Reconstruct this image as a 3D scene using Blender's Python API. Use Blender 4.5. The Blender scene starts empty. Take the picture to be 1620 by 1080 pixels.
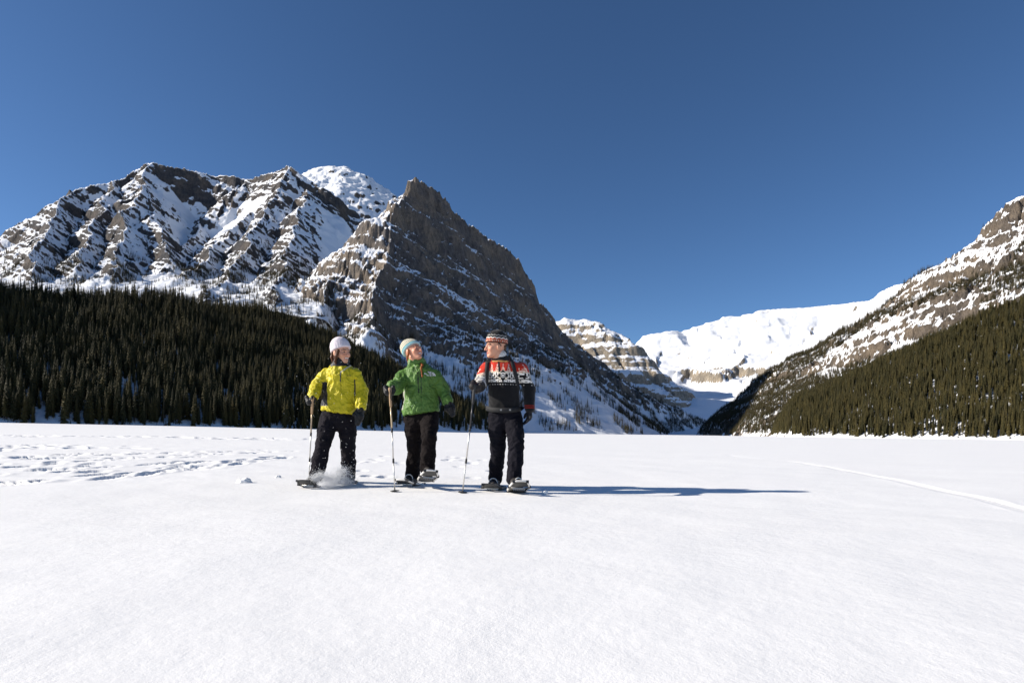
import bpy, bmesh, math, random
import numpy as np
from mathutils import Vector, Matrix

# ------------------------------------------------------------------ camera, sky, sun, exposure
SC = bpy.context.scene
COL = SC.collection
FPX, CX, CY = 900.0, 810.0, 684.0          # focal length in photo pixels, principal point of the level, shifted lens
CAM_H = 0.66
ROLL = math.radians(0.75)
cam_d = bpy.data.cameras.new('camera'); cam = bpy.data.objects.new('camera', cam_d); COL.objects.link(cam)
cam_d.lens = 20.0; cam_d.sensor_width = 36.0; cam_d.sensor_fit = 'HORIZONTAL'
cam_d.shift_y = 144.0 / 1620.0
cam_d.clip_start = 0.05; cam_d.clip_end = 60000
_r = Vector((math.cos(ROLL), 0, math.sin(ROLL))); _u = Vector((-math.sin(ROLL), 0, math.cos(ROLL))); _b = Vector((0, -1, 0))
cam.matrix_world = Matrix(((_r.x, _u.x, _b.x, 0), (_r.y, _u.y, _b.y, 0), (_r.z, _u.z, _b.z, CAM_H), (0, 0, 0, 1)))
SC.camera = cam

SUN_EL = math.radians(26.0)
SUN_BACK = math.radians(5.0)               # how far the sun stands behind the camera plane, to its left
sun_dir = Vector((-math.cos(SUN_EL) * math.cos(SUN_BACK), -math.cos(SUN_EL) * math.sin(SUN_BACK), math.sin(SUN_EL)))
world = bpy.data.worlds.new('World'); SC.world = world; world.use_nodes = True
nt = world.node_tree; nt.nodes.clear()
wo = nt.nodes.new('ShaderNodeOutputWorld'); wb = nt.nodes.new('ShaderNodeBackground'); ws = nt.nodes.new('ShaderNodeTexSky')
ws.sky_type = 'NISHITA'; ws.sun_disc = False; ws.sun_elevation = SUN_EL
ws.sun_rotation = math.atan2(sun_dir.x, sun_dir.y)
ws.altitude = 2600; ws.air_density = 0.9; ws.dust_density = 1.2; ws.ozone_density = 4.0
wg = nt.nodes.new('ShaderNodeHueSaturation'); wg.inputs['Saturation'].default_value = 1.08; wg.inputs['Value'].default_value = 1.0
nt.links.new(ws.outputs[0], wg.inputs['Color']); nt.links.new(wg.outputs[0], wb.inputs[0]); nt.links.new(wb.outputs[0], wo.inputs[0])
wb.inputs[1].default_value = 0.07
sd = bpy.data.lights.new('sun', 'SUN'); sun = bpy.data.objects.new('sun', sd); COL.objects.link(sun)
sd.energy = 4.0; sd.angle = math.radians(0.5); sd.color = (1.0, 0.93, 0.83)
sun.rotation_euler = (-sun_dir).to_track_quat('-Z', 'Y').to_euler(); sun.location = (-40, -20, 60)
SC.view_settings.view_transform = 'Standard'; SC.view_settings.look = 'None'
SC.view_settings.gamma = 1.0; SC.view_settings.use_curve_mapping = False
SC.view_settings.exposure = 0.82
SC.cycles.max_bounces = 6; SC.cycles.transparent_max_bounces = 6

# ------------------------------------------------------------------ helpers
def unproj(px, py, Y):
    """photo pixel + distance -> world point (undoing the camera roll)"""
    a, b = px - CX, py - CY
    u = a * math.cos(ROLL) + b * math.sin(ROLL); v = -a * math.sin(ROLL) + b * math.cos(ROLL)
    return (u / FPX * Y, Y, CAM_H - v / FPX * Y)
def ground_at(px, py, z=0.0):
    a, b = px - CX, py - CY
    v = -a * math.sin(ROLL) + b * math.cos(ROLL)
    Y = (CAM_H - z) * FPX / v
    return unproj(px, py, Y)[:2]

def tag(o, label=None, cat=None, group=None, kind=None):
    if label: o['label'] = label
    if cat: o['category'] = cat
    if group: o['group'] = group
    if kind: o['kind'] = kind
    return o

_rng = np.random.default_rng(7)
_PERM = np.concatenate([_rng.permutation(256)] * 2)
_ang = _rng.random(256) * 2 * np.pi
_GX, _GY = np.cos(_ang), np.sin(_ang)
_g3 = _rng.normal(size=(256, 3)); _g3 /= np.linalg.norm(_g3, axis=1)[:, None]
def perlin(x, y, seed=0):
    x = np.asarray(x, float) + seed * 17.13; y = np.asarray(y, float) + seed * 31.7
    xi = np.floor(x).astype(np.int64); yi = np.floor(y).astype(np.int64)
    fx, fy = x - xi, y - yi; xi &= 255; yi &= 255
    u = fx * fx * fx * (fx * (fx * 6 - 15) + 10); v = fy * fy * fy * (fy * (fy * 6 - 15) + 10)
    def g(ix, iy, dx, dy):
        h = _PERM[_PERM[ix & 255] + (iy & 255)]
        return _GX[h] * dx + _GY[h] * dy
    a = g(xi, yi, fx, fy); b = g(xi + 1, yi, fx - 1, fy); c = g(xi, yi + 1, fx, fy - 1); d = g(xi + 1, yi + 1, fx - 1, fy - 1)
    return ((a + (b - a) * u) * (1 - v) + (c + (d - c) * u) * v) * 1.5
def perlin3(p, seed=0):
    p = p + seed * 13.7
    i = np.floor(p).astype(np.int64); f = p - i; i &= 255
    w = f * f * f * (f * (f * 6 - 15) + 10)
    r = 0
    for a in (0, 1):
        for b in (0, 1):
            for c in (0, 1):
                h = _PERM[_PERM[_PERM[(i[:, 0] + a) & 255] + ((i[:, 1] + b) & 255)] + ((i[:, 2] + c) & 255)]
                d = (_g3[h] * (f - np.array((a, b, c)))).sum(1)
                r = r + d * (w[:, 0] if a else 1 - w[:, 0]) * (w[:, 1] if b else 1 - w[:, 1]) * (w[:, 2] if c else 1 - w[:, 2])
    return r * 1.6
def fbm(x, y, oct=5, seed=0, gain=0.5):
    r, a = 0, 1.0
    for k in range(oct):
        r = r + a * perlin(x * 2 ** k, y * 2 ** k, seed + k); a *= gain
    return r
def ridged(x, y, oct=4, seed=0, gain=0.5):
    r, a = 0, 1.0
    for k in range(oct):
        r = r + a * (1 - 2 * np.abs(perlin(x * 2 ** k, y * 2 ** k, seed + k))); a *= gain
    return r
def sstep(a, b, x):
    t = np.clip((x - a) / (b - a), 0, 1); return t * t * (3 - 2 * t)

def mesh_np(name, verts, faces, mat=None, parent=None, smooth=True, attrs=None, color=None):
    """faces: (n,3) or (n,4) int array"""
    me = bpy.data.meshes.new(name)
    verts = np.asarray(verts, np.float32); faces = np.asarray(faces, np.int32)
    k = faces.shape[1]
    me.vertices.add(len(verts)); me.vertices.foreach_set('co', verts.ravel())
    me.loops.add(faces.size); me.loops.foreach_set('vertex_index', faces.ravel())
    me.polygons.add(len(faces)); me.polygons.foreach_set('loop_start', np.arange(0, faces.size, k, dtype=np.int32))
    me.polygons.foreach_set('use_smooth', np.full(len(faces), smooth, bool))
    for an, av in (attrs or {}).items():
        at = me.attributes.new(an, 'FLOAT', 'POINT'); at.data.foreach_set('value', np.asarray(av, np.float32))
    if color is not None:
        at = me.attributes.new('Col', 'FLOAT_COLOR', 'POINT')
        c4 = np.ones((len(verts), 4), np.float32); c4[:, :3] = color; at.data.foreach_set('color', c4.ravel())
    me.update(calc_edges=True)
    if mat: me.materials.append(mat)
    o = bpy.data.objects.new(name, me); COL.objects.link(o)
    if parent is not None: o.parent = parent
    return o

# ------------------------------------------------------------------ materials
def new_mat(name):
    m = bpy.data.materials.new(name); m.use_nodes = True
    t = m.node_tree; b = t.nodes['Principled BSDF']
    return m, t, b
def N(t, kind, **kw):
    n = t.nodes.new(kind)
    for k, v in kw.items():
        if k in n.inputs: n.inputs[k].default_value = v
        else: setattr(n, k, v)
    return n
def noise_node(t, scale, detail=4, rough=0.55, coord=None, dim='3D'):
    n = N(t, 'ShaderNodeTexNoise'); n.inputs['Scale'].default_value = scale; n.inputs['Detail'].default_value = detail
    n.inputs['Roughness'].default_value = rough
    if coord is not None: t.links.new(coord, n.inputs['Vector'])
    return n
def math_node(t, op, a, b=None, c=None, clamp=False):
    n = N(t, 'ShaderNodeMath', operation=op); n.use_clamp = clamp
    for i, v in enumerate((a, b, c)):
        if v is None: continue
        if isinstance(v, (int, float)): n.inputs[i].default_value = v
        else: t.links.new(v, n.inputs[i])
    return n.outputs[0]
def mix_col(t, fac, a, b):
    n = N(t, 'ShaderNodeMix', data_type='RGBA')
    if isinstance(fac, (int, float)): n.inputs[0].default_value = fac
    else: t.links.new(fac, n.inputs[0])
    for i, v in ((6, a), (7, b)):
        if isinstance(v, tuple): n.inputs[i].default_value = (*v, 1)
        else: t.links.new(v, n.inputs[i])
    return n.outputs[2]
def plain(name, col, rough=0.6, metal=0.0, var=0.12, scale=40.0, bump=0.0, bscale=200.0, spec=0.5):
    """a plain coloured material with a little procedural colour variation and bump"""
    m, t, b = new_mat(name)
    tc = N(t, 'ShaderNodeTexCoord')
    n = noise_node(t, scale, 4, 0.6, tc.outputs['Object'])
    lo = tuple(c * (1 - var) for c in col); hi = tuple(min(1, c * (1 + var)) for c in col)
    t.links.new(mix_col(t, n.outputs['Fac'], lo, hi), b.inputs['Base Color'])
    b.inputs['Roughness'].default_value = rough; b.inputs['Metallic'].default_value = metal
    b.inputs['Specular IOR Level'].default_value = spec
    if bump:
        n2 = noise_node(t, bscale, 3, 0.6, tc.outputs['Object'])
        bp = N(t, 'ShaderNodeBump'); bp.inputs['Strength'].default_value = bump; bp.inputs['Distance'].default_value = 0.01
        t.links.new(n2.outputs['Fac'], bp.inputs['Height']); t.links.new(bp.outputs[0], b.inputs['Normal'])
    return m

SNOW_COL = (0.86, 0.87, 0.89)
def mat_rock_snow(name, rock_a, rock_b, rock_c, scale=1.0, soft=0.12, strata=(0.0, 0.0, 1.0), band=0.03):
    """snow where the surface holds it (attribute 'snow' plus fine noise), layered rock elsewhere"""
    m, t, b = new_mat(name)
    geo = N(t, 'ShaderNodeNewGeometry'); pos = geo.outputs['Position']
    at = N(t, 'ShaderNodeAttribute', attribute_name='snow')
    n1 = noise_node(t, 0.055 * scale, 7, 0.72, pos)
    n2 = noise_node(t, 0.30 * scale, 4, 0.65, pos)
    s = math_node(t, 'ADD', at.outputs['Fac'], math_node(t, 'MULTIPLY', math_node(t, 'SUBTRACT', n1.outputs['Fac'], 0.5), 0.9))
    s = math_node(t, 'ADD', s, math_node(t, 'MULTIPLY', math_node(t, 'SUBTRACT', n2.outputs['Fac'], 0.5), 0.7))
    mr = N(t, 'ShaderNodeMapRange'); mr.interpolation_type = 'SMOOTHSTEP'
    t.links.new(s, mr.inputs[0]); mr.inputs[1].default_value = 0.5 - soft; mr.inputs[2].default_value = 0.5 + soft
    # layered rock
    dp = N(t, 'ShaderNodeVectorMath', operation='DOT_PRODUCT'); t.links.new(pos, dp.inputs[0]); dp.inputs[1].default_value = strata
    nb = noise_node(t, 0.006 * scale, 4, 0.6, pos)
    cz = math_node(t, 'ADD', math_node(t, 'MULTIPLY', dp.outputs['Value'], band), math_node(t, 'MULTIPLY', nb.outputs['Fac'], 3.0))
    cv = N(t, 'ShaderNodeCombineXYZ'); t.links.new(cz, cv.inputs[2])
    st = noise_node(t, 1.0, 5, 0.7, cv.outputs[0])
    big = noise_node(t, 0.012 * scale, 5, 0.6, pos)
    fine = noise_node(t, 0.3 * scale, 5, 0.7, pos)
    c = mix_col(t, math_node(t, 'MULTIPLY', math_node(t, 'SUBTRACT', st.outputs['Fac'], 0.3), 2.2, clamp=True), rock_a, rock_b)
    c = mix_col(t, math_node(t, 'MULTIPLY', math_node(t, 'SUBTRACT', big.outputs['Fac'], 0.42), 4.0, clamp=True), c, rock_c)
    dk = N(t, 'ShaderNodeHueSaturation'); t.links.new(c, dk.inputs['Color'])
    sv = N(t, 'ShaderNodeVectorMath', operation='MULTIPLY'); t.links.new(pos, sv.inputs[0]); sv.inputs[1].default_value = (0.11 * scale, 0.11 * scale, 0.018 * scale)
    crack = noise_node(t, 1.0, 6, 0.7, sv.outputs[0])          # upright cracks and water streaks
    val = math_node(t, 'ADD', math_node(t, 'MULTIPLY', fine.outputs['Fac'], 1.7), math_node(t, 'MULTIPLY', crack.outputs['Fac'], 2.0))
    t.links.new(math_node(t, 'MAXIMUM', math_node(t, 'SUBTRACT', val, 0.85), 0.15), dk.inputs['Value'])
    t.links.new(mix_col(t, mr.outputs[0], dk.outputs[0], SNOW_COL), b.inputs['Base Color'])
    b.inputs['Roughness'].default_value = 0.85; b.inputs['Specular IOR Level'].default_value = 0.15
    hb = math_node(t, 'ADD', math_node(t, 'ADD', math_node(t, 'MULTIPLY', n2.outputs['Fac'], 1.0), math_node(t, 'MULTIPLY', fine.outputs['Fac'], 0.6)), math_node(t, 'MULTIPLY', crack.outputs['Fac'], 2.0))
    bp = N(t, 'ShaderNodeBump'); bp.inputs['Distance'].default_value = 5.0 / scale
    t.links.new(math_node(t, 'SUBTRACT', 1.0, math_node(t, 'MULTIPLY', mr.outputs[0], 0.8)), bp.inputs['Strength'])
    t.links.new(hb, bp.inputs['Height']); t.links.new(bp.outputs[0], b.inputs['Normal'])
    return m
# ------------------------------------------------------------------ terrain: mountains as height fields grown from ridge lines
def ridge_field(X, Y, lines):
    """lines: dict(pts=[(px,py,Y)..], L=(near,far,w), R=(near,far,w)) ; L/R = side of the walking direction.
    returns height, nearest along-ridge coordinate s and distance d"""
    H = np.full(X.shape, -1e9); S = np.zeros(X.shape); D = np.zeros(X.shape)
    for li, ln in enumerate(lines):
        P = np.array([unproj(*p) for p in ln['pts']]); s0 = li * 977.0
        # smooth the polyline a little
        for _ in range(ln.get('smooth', 1)):
            Q = [P[0]]
            for a, b in zip(P[:-1], P[1:]): Q += [a * .75 + b * .25, a * .25 + b * .75]
            Q.append(P[-1]); P = np.array(Q)
        for a, b in zip(P[:-1], P[1:]):
            dx, dy = b[0] - a[0], b[1] - a[1]; L2 = dx * dx + dy * dy + 1e-6; L = math.sqrt(L2)
            t = np.clip(((X - a[0]) * dx + (Y - a[1]) * dy) / L2, 0, 1)
            ex, ey = X - a[0] - t * dx, Y - a[1] - t * dy
            d = np.sqrt(ex * ex + ey * ey)
            left = (dx * ey - dy * ex) > 0
            wl = sstep(-0.95, 0.95, (dx * ey - dy * ex) / (L * d + 1e-6))      # blends the two flanks round the ends
            sn, sf, w = (ln['R'][k] + wl * (ln['L'][k] - ln['R'][k]) for k in range(3))
            zr = a[2] + t * (b[2] - a[2])
            if 'zref' in ln: sn = sf + (sn - sf) * np.clip(zr / ln['zref'], 0.05, 1)
            h = zr - (sf * d + (sn - sf) * w * (1 - np.exp(-d / w)))
            m = h > H
            H = np.where(m, h, H); S = np.where(m, s0 + t * L, S); D = np.where(m, d * np.where(left, 1, -1), D)
            s0 += L
    return H, S, D
def terrace(h, t, period, k):
    return h + k * period / (2 * np.pi) * np.sin(2 * np.pi * t / period)
def terrain(name, px0, px1, dpx, Y0, Y1, dy, hfun, snowfun, mat, zmin=-2.5):
    u = (np.arange(px0, px1 + dpx, dpx) - CX) / FPX
    n = int(math.log(Y1 / Y0) / dy) + 1
    yy = Y0 * np.exp(np.linspace(0, math.log(Y1 / Y0), n))
    U, YY = np.meshgrid(u, yy); XX = U * YY
    # break the regular rows so that no grid shows
    H, info = hfun(XX, YY)
    H = np.maximum(H, zmin - 6)
    V = np.stack([XX, YY, H], -1)
    du = np.gradient(V, axis=1); dv = np.gradient(V, axis=0)
    nn = np.cross(du, dv); nn /= np.linalg.norm(nn, axis=2)[..., None]
    snow = snowfun(XX, YY, H, nn, info)
    r, c = H.shape
    idx = np.arange(r * c).reshape(r, c)
    q = np.stack([idx[:-1, :-1], idx[:-1, 1:], idx[1:, 1:], idx[1:, :-1]], -1).reshape(-1, 4)
    keep = (H.ravel()[q] > zmin).any(1)
    q = q[keep]
    used = np.zeros(r * c, bool); used[q.ravel()] = True
    re = np.cumsum(used) - 1
    o = mesh_np(name, V.reshape(-1, 3)[used], re[q], mat, attrs={'snow': snow.ravel()[used]})
    area = np.linalg.norm(np.cross(du[..., :2], dv[..., :2])[..., None], axis=2) if False else np.abs(du[..., 0] * dv[..., 1] - du[..., 1] * dv[..., 0])
    return o, dict(V=V, n=nn, area=area, snow=snow, info=info)

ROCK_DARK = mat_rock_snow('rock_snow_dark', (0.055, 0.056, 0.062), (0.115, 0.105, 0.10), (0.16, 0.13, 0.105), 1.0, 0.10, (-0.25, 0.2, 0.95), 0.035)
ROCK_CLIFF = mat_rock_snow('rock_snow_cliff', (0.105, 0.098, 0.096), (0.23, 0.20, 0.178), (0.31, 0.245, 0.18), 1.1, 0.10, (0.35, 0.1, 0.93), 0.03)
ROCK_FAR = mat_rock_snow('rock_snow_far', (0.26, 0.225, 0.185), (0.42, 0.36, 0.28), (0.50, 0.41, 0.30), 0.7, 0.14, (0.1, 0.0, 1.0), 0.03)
ROCK_WARM = mat_rock_snow('rock_snow_warm', (0.10, 0.085, 0.075), (0.20, 0.165, 0.13), (0.25, 0.195, 0.14), 1.2, 0.12, (0.3, 0.1, 0.95), 0.035)
SNOWY = mat_rock_snow('snow_slope', (0.10, 0.085, 0.075), (0.18, 0.15, 0.13), (0.20, 0.16, 0.13), 1.0, 0.15)

# ---- far glaciated mountain and the pyramid peak before it
def h_glacier(X, Y):
    Xw = X + 60 * fbm(X / 500, Y / 500, 3, 3); Yw = Y + 60 * fbm(X / 500, Y / 500, 3, 9)
    H, S, D = ridge_field(Xw, Yw, [
        dict(pts=[(860, 610, 6000), (940, 575, 6000), (1000, 545, 6000), (1012, 539, 6000), (1030, 525, 6000), (1062, 521, 6000), (1082, 526, 6050), (1112, 511, 6100), (1180, 495, 6150), (1200, 492, 6150), (1260, 487, 6100),
                  (1320, 484, 6000), (1345, 477, 5900), (1385, 473, 5800), (1402, 461, 5700), (1430, 448, 5600), (1452, 444, 5550), (1500, 452, 5500), (1600, 440, 5400), (1750, 450, 5300)],
             L=(0.8, 0.8, 100), R=(0.75, 0.33, 700), smooth=1)])
    H = H + 16 * ridged(S / 260, D / 900, 4, 5) * sstep(0, 300, np.abs(D)) + 7 * fbm(X / 130, Y / 130, 4, 2) * sstep(0, 60, np.abs(D))
    t = H + 0.06 * X + 30 * fbm(X / 400, Y / 400, 3, 8)
    H = terrace(H, t, 150, 0.6); H = terrace(H, t, 47, 0.55); H = terrace(H, t, 17, 0.5)
    # the cliff band above the glacier
    band = 560 + 35 * fbm(X / 300, Y / 300, 3, 21)
    H = H + 85 * (sstep(band - 8, band + 8, H) - 1) * sstep(1050, 1100, X / Y * FPX + CX) * 1.0
    return H, (S, D)
def s_glacier(X, Y, H, n, info):
    return np.clip(1.42 - 2.0 * sstep(0.70, 0.36, n[..., 2]) + 0.3 * fbm(X / 120, Y / 120, 3, 4), -0.3, 1.5)
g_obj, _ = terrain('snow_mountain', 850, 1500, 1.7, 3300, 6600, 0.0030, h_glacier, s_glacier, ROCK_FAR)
tag(g_obj, 'broad glacier covered mountain blazing white at the valley head', 'mountain', kind='structure')

def h_pyramid(X, Y):
    Xw = X + 45 * fbm(X / 350, Y / 350, 3, 13); Yw = Y + 45 * fbm(X / 350, Y / 350, 3, 19)
    H, S, D = ridge_field(Xw, Yw, [
        dict(pts=[(760, 560, 4500), (850, 520, 4450), (893, 503, 4400), (920, 501, 4400), (942, 506, 4350), (968, 519, 4250), (992, 533, 4150), (1010, 552, 4080), (1035, 572, 4000), (1062, 598, 3920), (1088, 622, 3850), (1100, 648, 3800)],
             L=(1.7, 0.75, 250), R=(1.15, 0.62, 260), smooth=1),
        dict(pts=[(968, 519, 4250), (952, 548, 4100), (962, 585, 3920), (975, 625, 3720)], L=(1.3, 0.7, 180), R=(1.2, 0.7, 180))])
    H = H + 20 * ridged(S / 130, D / 500, 4, 6) * sstep(0, 120, np.abs(D)) + 10 * fbm(X / 80, Y / 80, 4, 12)
    t = H - 0.05 * X + 22 * fbm(X / 300, Y / 300, 3, 18)
    H = terrace(H, t, 110, 0.45); H = terrace(H, t, 31, 0.6); H = terrace(H, t, 14, 0.4)
    return H, (S, D)
def s_pyramid(X, Y, H, n, info):
    top = sstep(640, 760, H + 40 * fbm(X / 200, Y / 200, 3, 30))
    return 1.05 - 1.9 * sstep(0.78, 0.50, n[..., 2]) + 0.55 * top + 0.35 * fbm(X / 90, Y / 90, 3, 4) + 0.5 * sstep(170, 60, H)
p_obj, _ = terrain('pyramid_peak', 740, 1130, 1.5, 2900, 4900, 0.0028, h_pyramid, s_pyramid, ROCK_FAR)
tag(p_obj, 'sunlit snow capped pyramid peak with tan layered rock bands', 'mountain', kind='structure')

# valley floor glacier between lake end and the far peaks
def h_valley(X, Y):
    c = sstep(2250, 4200, Y)
    H = -3 + 250 * c * c + 30 * sstep(2150, 2500, Y) + 10 * fbm(X / 200, Y / 260, 4, 40)
    return H, (X, Y)
v_obj, _ = terrain('valley_snowfield', 850, 1500, 5, 2150, 5200, 0.008, h_valley, lambda X, Y, H, n, i: np.full(X.shape, 1.6), SNOWY, zmin=-2.0)
tag(v_obj, 'smooth snowfield rising from the lake end to the far peaks', 'snowfield', kind='structure')

# ---- snow dome behind the left range
def h_dome(X, Y):
    Xw = X + 30 * fbm(X / 250, Y / 250, 3, 3); Yw = Y + 30 * fbm(X / 250, Y / 250, 3, 9)
    H, S, D = ridge_field(Xw, Yw, [
        dict(pts=[(250, 330, 3500), (400, 300, 3500), (480, 276, 3450), (500, 270, 3450), (520, 263, 3400), (550, 263, 3400), (575, 274, 3350), (600, 293, 3300), (625, 308, 3250), (660, 345, 3200), (720, 420, 3100)], L=(0.9, 0.8, 200), R=(0.72, 0.82, 300)),
        dict(pts=[(550, 263, 3400), (575, 310, 3200), (590, 360, 3000), (600, 420, 2800)], L=(0.8, 0.85, 200), R=(0.75, 0.85, 200))])
    H = H + 11 * ridged(S / 120, D / 400, 4, 16) * sstep(0, 150, np.abs(D)) + 12 * fbm(X / 60, Y / 60, 5, 12, .6) * sstep(0, 50, np.abs(D))
    t = H - 0.2 * X + 12 * fbm(X / 200, Y / 200, 3, 18); H = terrace(H, t, 60, 0.35)
    return H, (S, D)
d_obj, _ = terrain('snow_dome', 380, 740, 1.8, 2430, 3700, 0.003, h_dome, lambda X, Y, H, n, i: 1.62 - 1.6 * sstep(0.66, 0.40, n[..., 2]) + 0.4 * fbm(X / 60, Y / 60, 3, 4) - 0.35 * sstep(1250, 1000, H), ROCK_DARK)
tag(d_obj, 'white snow dome rising between two rocky summits', 'mountain', kind='structure')

# ---- left range with its spurs
def h_range(X, Y):
    Xw = X + 26 * fbm(X / 200, Y / 200, 4, 23); Yw = Y + 26 * fbm(X / 200, Y / 200, 4, 29)
    H, S, D = ridge_field(Xw, Yw, [
        dict(pts=[(-320, 475, 2200), (-120, 432, 2250), (0, 384, 2280), (35, 366, 2290), (66, 335, 2300), (104, 300, 2302), (132, 296, 2355), (186, 287, 2460), (214, 270, 2548), (240, 258, 2600), (266, 266, 2620), (300, 271, 2650), (345, 278, 2690), (388, 284, 2700),
                  (425, 277, 2640), (440, 268, 2590), (456, 263, 2565), (480, 275, 2530), (520, 300, 2512), (560, 333, 2512), (610, 385, 2512), (680, 470, 2425)], L=(1.3, 1.2, 200), R=(1.7, 1.25, 140), smooth=0),
        dict(pts=[(104, 300, 2302), (78, 345, 2005), (60, 390, 1725), (50, 430, 1462)], L=(1.10, 0.90, 150), R=(1.60, 1.05, 120)),
        dict(pts=[(186, 287, 2460), (160, 330, 2162), (140, 375, 1900), (120, 420, 1550)], L=(1.10, 0.90, 150), R=(1.60, 1.05, 120)),
        dict(pts=[(240, 259, 2600), (228, 290, 2390), (236, 335, 2180), (258, 372, 1970), (262, 410, 1725)], L=(1.10, 0.90, 150), R=(1.60, 1.05, 120)),
        dict(pts=[(228, 290, 2390), (200, 335, 2075), (190, 385, 1795), (175, 425, 1515)], L=(1.10, 0.90, 150), R=(1.60, 1.05, 120)),
        dict(pts=[(388, 290, 2660), (366, 310, 2560), (322, 344, 2460), (306, 368, 2250), (282, 405, 1970), (255, 437, 1655)], L=(1.10, 0.90, 150), R=(1.60, 1.05, 120)),
        dict(pts=[(420, 320, 2512), (395, 335, 2338), (372, 350, 2180), (345, 395, 1900), (300, 435, 1550)], L=(1.10, 0.90, 150), R=(1.60, 1.05, 120)),
        dict(pts=[(456, 264, 2565), (437, 300, 2355), (428, 325, 2215), (405, 355, 2040), (385, 400, 1760), (350, 450, 1410), (330, 478, 1200)], L=(1.10, 0.90, 150), R=(1.60, 1.05, 120)),
        dict(pts=[(490, 300, 2425), (478, 325, 2215), (470, 350, 2040), (458, 400, 1690), (445, 455, 1340), (430, 490, 1112)], L=(1.10, 0.90, 150), R=(1.60, 1.05, 120)),
    ])
    ad = np.abs(D)
    low = sstep(430, 250, H)
    gul = sstep(55, 140, ad) * sstep(-0.30, 0.15, fbm(X / 260, Y / 260, 2, 25))       # gullies drifted full of snow
    q = 1 - 0.8 * gul
    H = H + 15 * q * ridged(S / 70, D / 300, 4, 6) * sstep(0, 90, ad) + q * (3 + 7 * low) * ridged(X / 45 + Y / 90, Y / 45, 5, 11, .55) + q * (2.5 + 4 * low) * fbm(X / 16, Y / 16, 4, 12, .6)
    t = H + 0.45 * X + 0.10 * Y + 10 * fbm(X / 160, Y / 160, 3, 18)
    H = terrace(H, t, 75, 0.25 * q); H = terrace(H, t + 7, 21, 0.34 * q); H = terrace(H, t, 8, 0.45 * q)
    apron = 285 + 0.38 * (Y - 1250) - 400 * sstep(500, 660, X / Y * FPX + CX)          # avalanche fans at the foot
    ap2 = apron + 12 * fbm(X / 90, Y / 90, 4, 44)
    kk = 25.0
    H = np.where(H > ap2, H, ap2) + kk * 0.25 * np.exp(-np.abs(H - ap2) / kk)
    return H, (S, D, sstep(20, -6, H - ap2), gul)
def s_range(X, Y, H, n, info):
    return 0.94 - 1.5 * sstep(0.68, 0.38, n[..., 2]) + 0.35 * fbm(X / 140, Y / 140, 3, 4) + 0.2 * fbm(X / 30, Y / 30, 3, 5) + 0.5 * info[2] + 0.6 * info[3]
r_obj, R_T = terrain('rocky_range', -320, 720, 1.6, 1080, 2900, 0.0021, h_range, s_range, ROCK_DARK)
tag(r_obj, 'long snow streaked rocky range with dark ribs above the forest', 'mountain', kind='structure')

# ---- the great cliff
def h_cliff(X, Y):
    Xw = X + 16 * fbm(X / 130, Y / 130, 4, 33); Yw = Y + 16 * fbm(X / 130, Y / 130, 4, 39)
    H, S, D = ridge_field(Xw, Yw, [
        dict(pts=[(648, 287, 1600), (668, 291, 1620), (692, 310, 1655), (722, 340, 1700), (762, 370, 1770), (802, 402, 1850), (832, 436, 1920), (862, 476, 2000), (880, 501, 2050), (893, 528, 2090), (916, 545, 2150), (942, 566, 2220), (982, 600, 2330), (1012, 619, 2420), (1062, 640, 2560), (1112, 664, 2700), (1140, 690, 2800)],
             L=(1.0, 0.9, 200), R=(2.7, 0.60, 140), smooth=0, zref=420),
        dict(pts=[(648, 287, 1600), (634, 300, 1570), (618, 332, 1520), (598, 362, 1470), (574, 392, 1420), (552, 408, 1370), (530, 438, 1300), (512, 478, 1200), (500, 505, 1100)], L=(1.9, 1.0, 160), R=(1.35, 1.05, 150), smooth=0),
        dict(pts=[(634, 305, 1560), (610, 380, 1400), (598, 440, 1270), (590, 490, 1120), (585, 530, 1000)], L=(1.9, 0.95, 150), R=(1.2, 0.95, 150)),
    ])
    ad = np.abs(D)
    k = sstep(70, 190, H)
    H = H + (2 + 6 * k) * ridged(S / 60, D / 210, 4, 6) * sstep(0, 60, ad) + (1 + 5 * k) * ridged(X / 45, Y / 45, 4, 11) + (0.8 + 5 * k) * fbm(X / 15, Y / 15, 4, 12, .65)
    t = H + 0.42 * X + 0.10 * Y + 12 * fbm(X / 140, Y / 140, 3, 18)
    k = sstep(90, 190, H)
    H = terrace(H, t, 120, 0.45 * k); H = terrace(H, t + 20, 37, 0.5 * k); H = terrace(H, t, 12, 0.45 * k)
    # lower tier: a second cliff band out of the talus, dying out towards the forest
    q = X / Y * FPX + CX
    return H - 4, (S, D, q)
def s_cliff(X, Y, H, n, info):
    talus = sstep(210, 110, H + 0.12 * (info[2] - 700))
    return 0.88 - 1.5 * sstep(0.74, 0.42, n[..., 2]) + 0.45 * fbm(X / 110, Y / 110, 3, 4) + 0.2 * fbm(X / 25, Y / 25, 3, 5) + 0.9 * talus + 0.55 * sstep(650, 570, info[2])
c_obj, C_T = terrain('cliff_mountain', 370, 1160, 1.55, 560, 2900, 0.0029, h_cliff, s_cliff, ROCK_CLIFF)
tag(c_obj, 'steep brown cliff mountain with a pointed summit falling to the lake', 'mountain', kind='structure')

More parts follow.
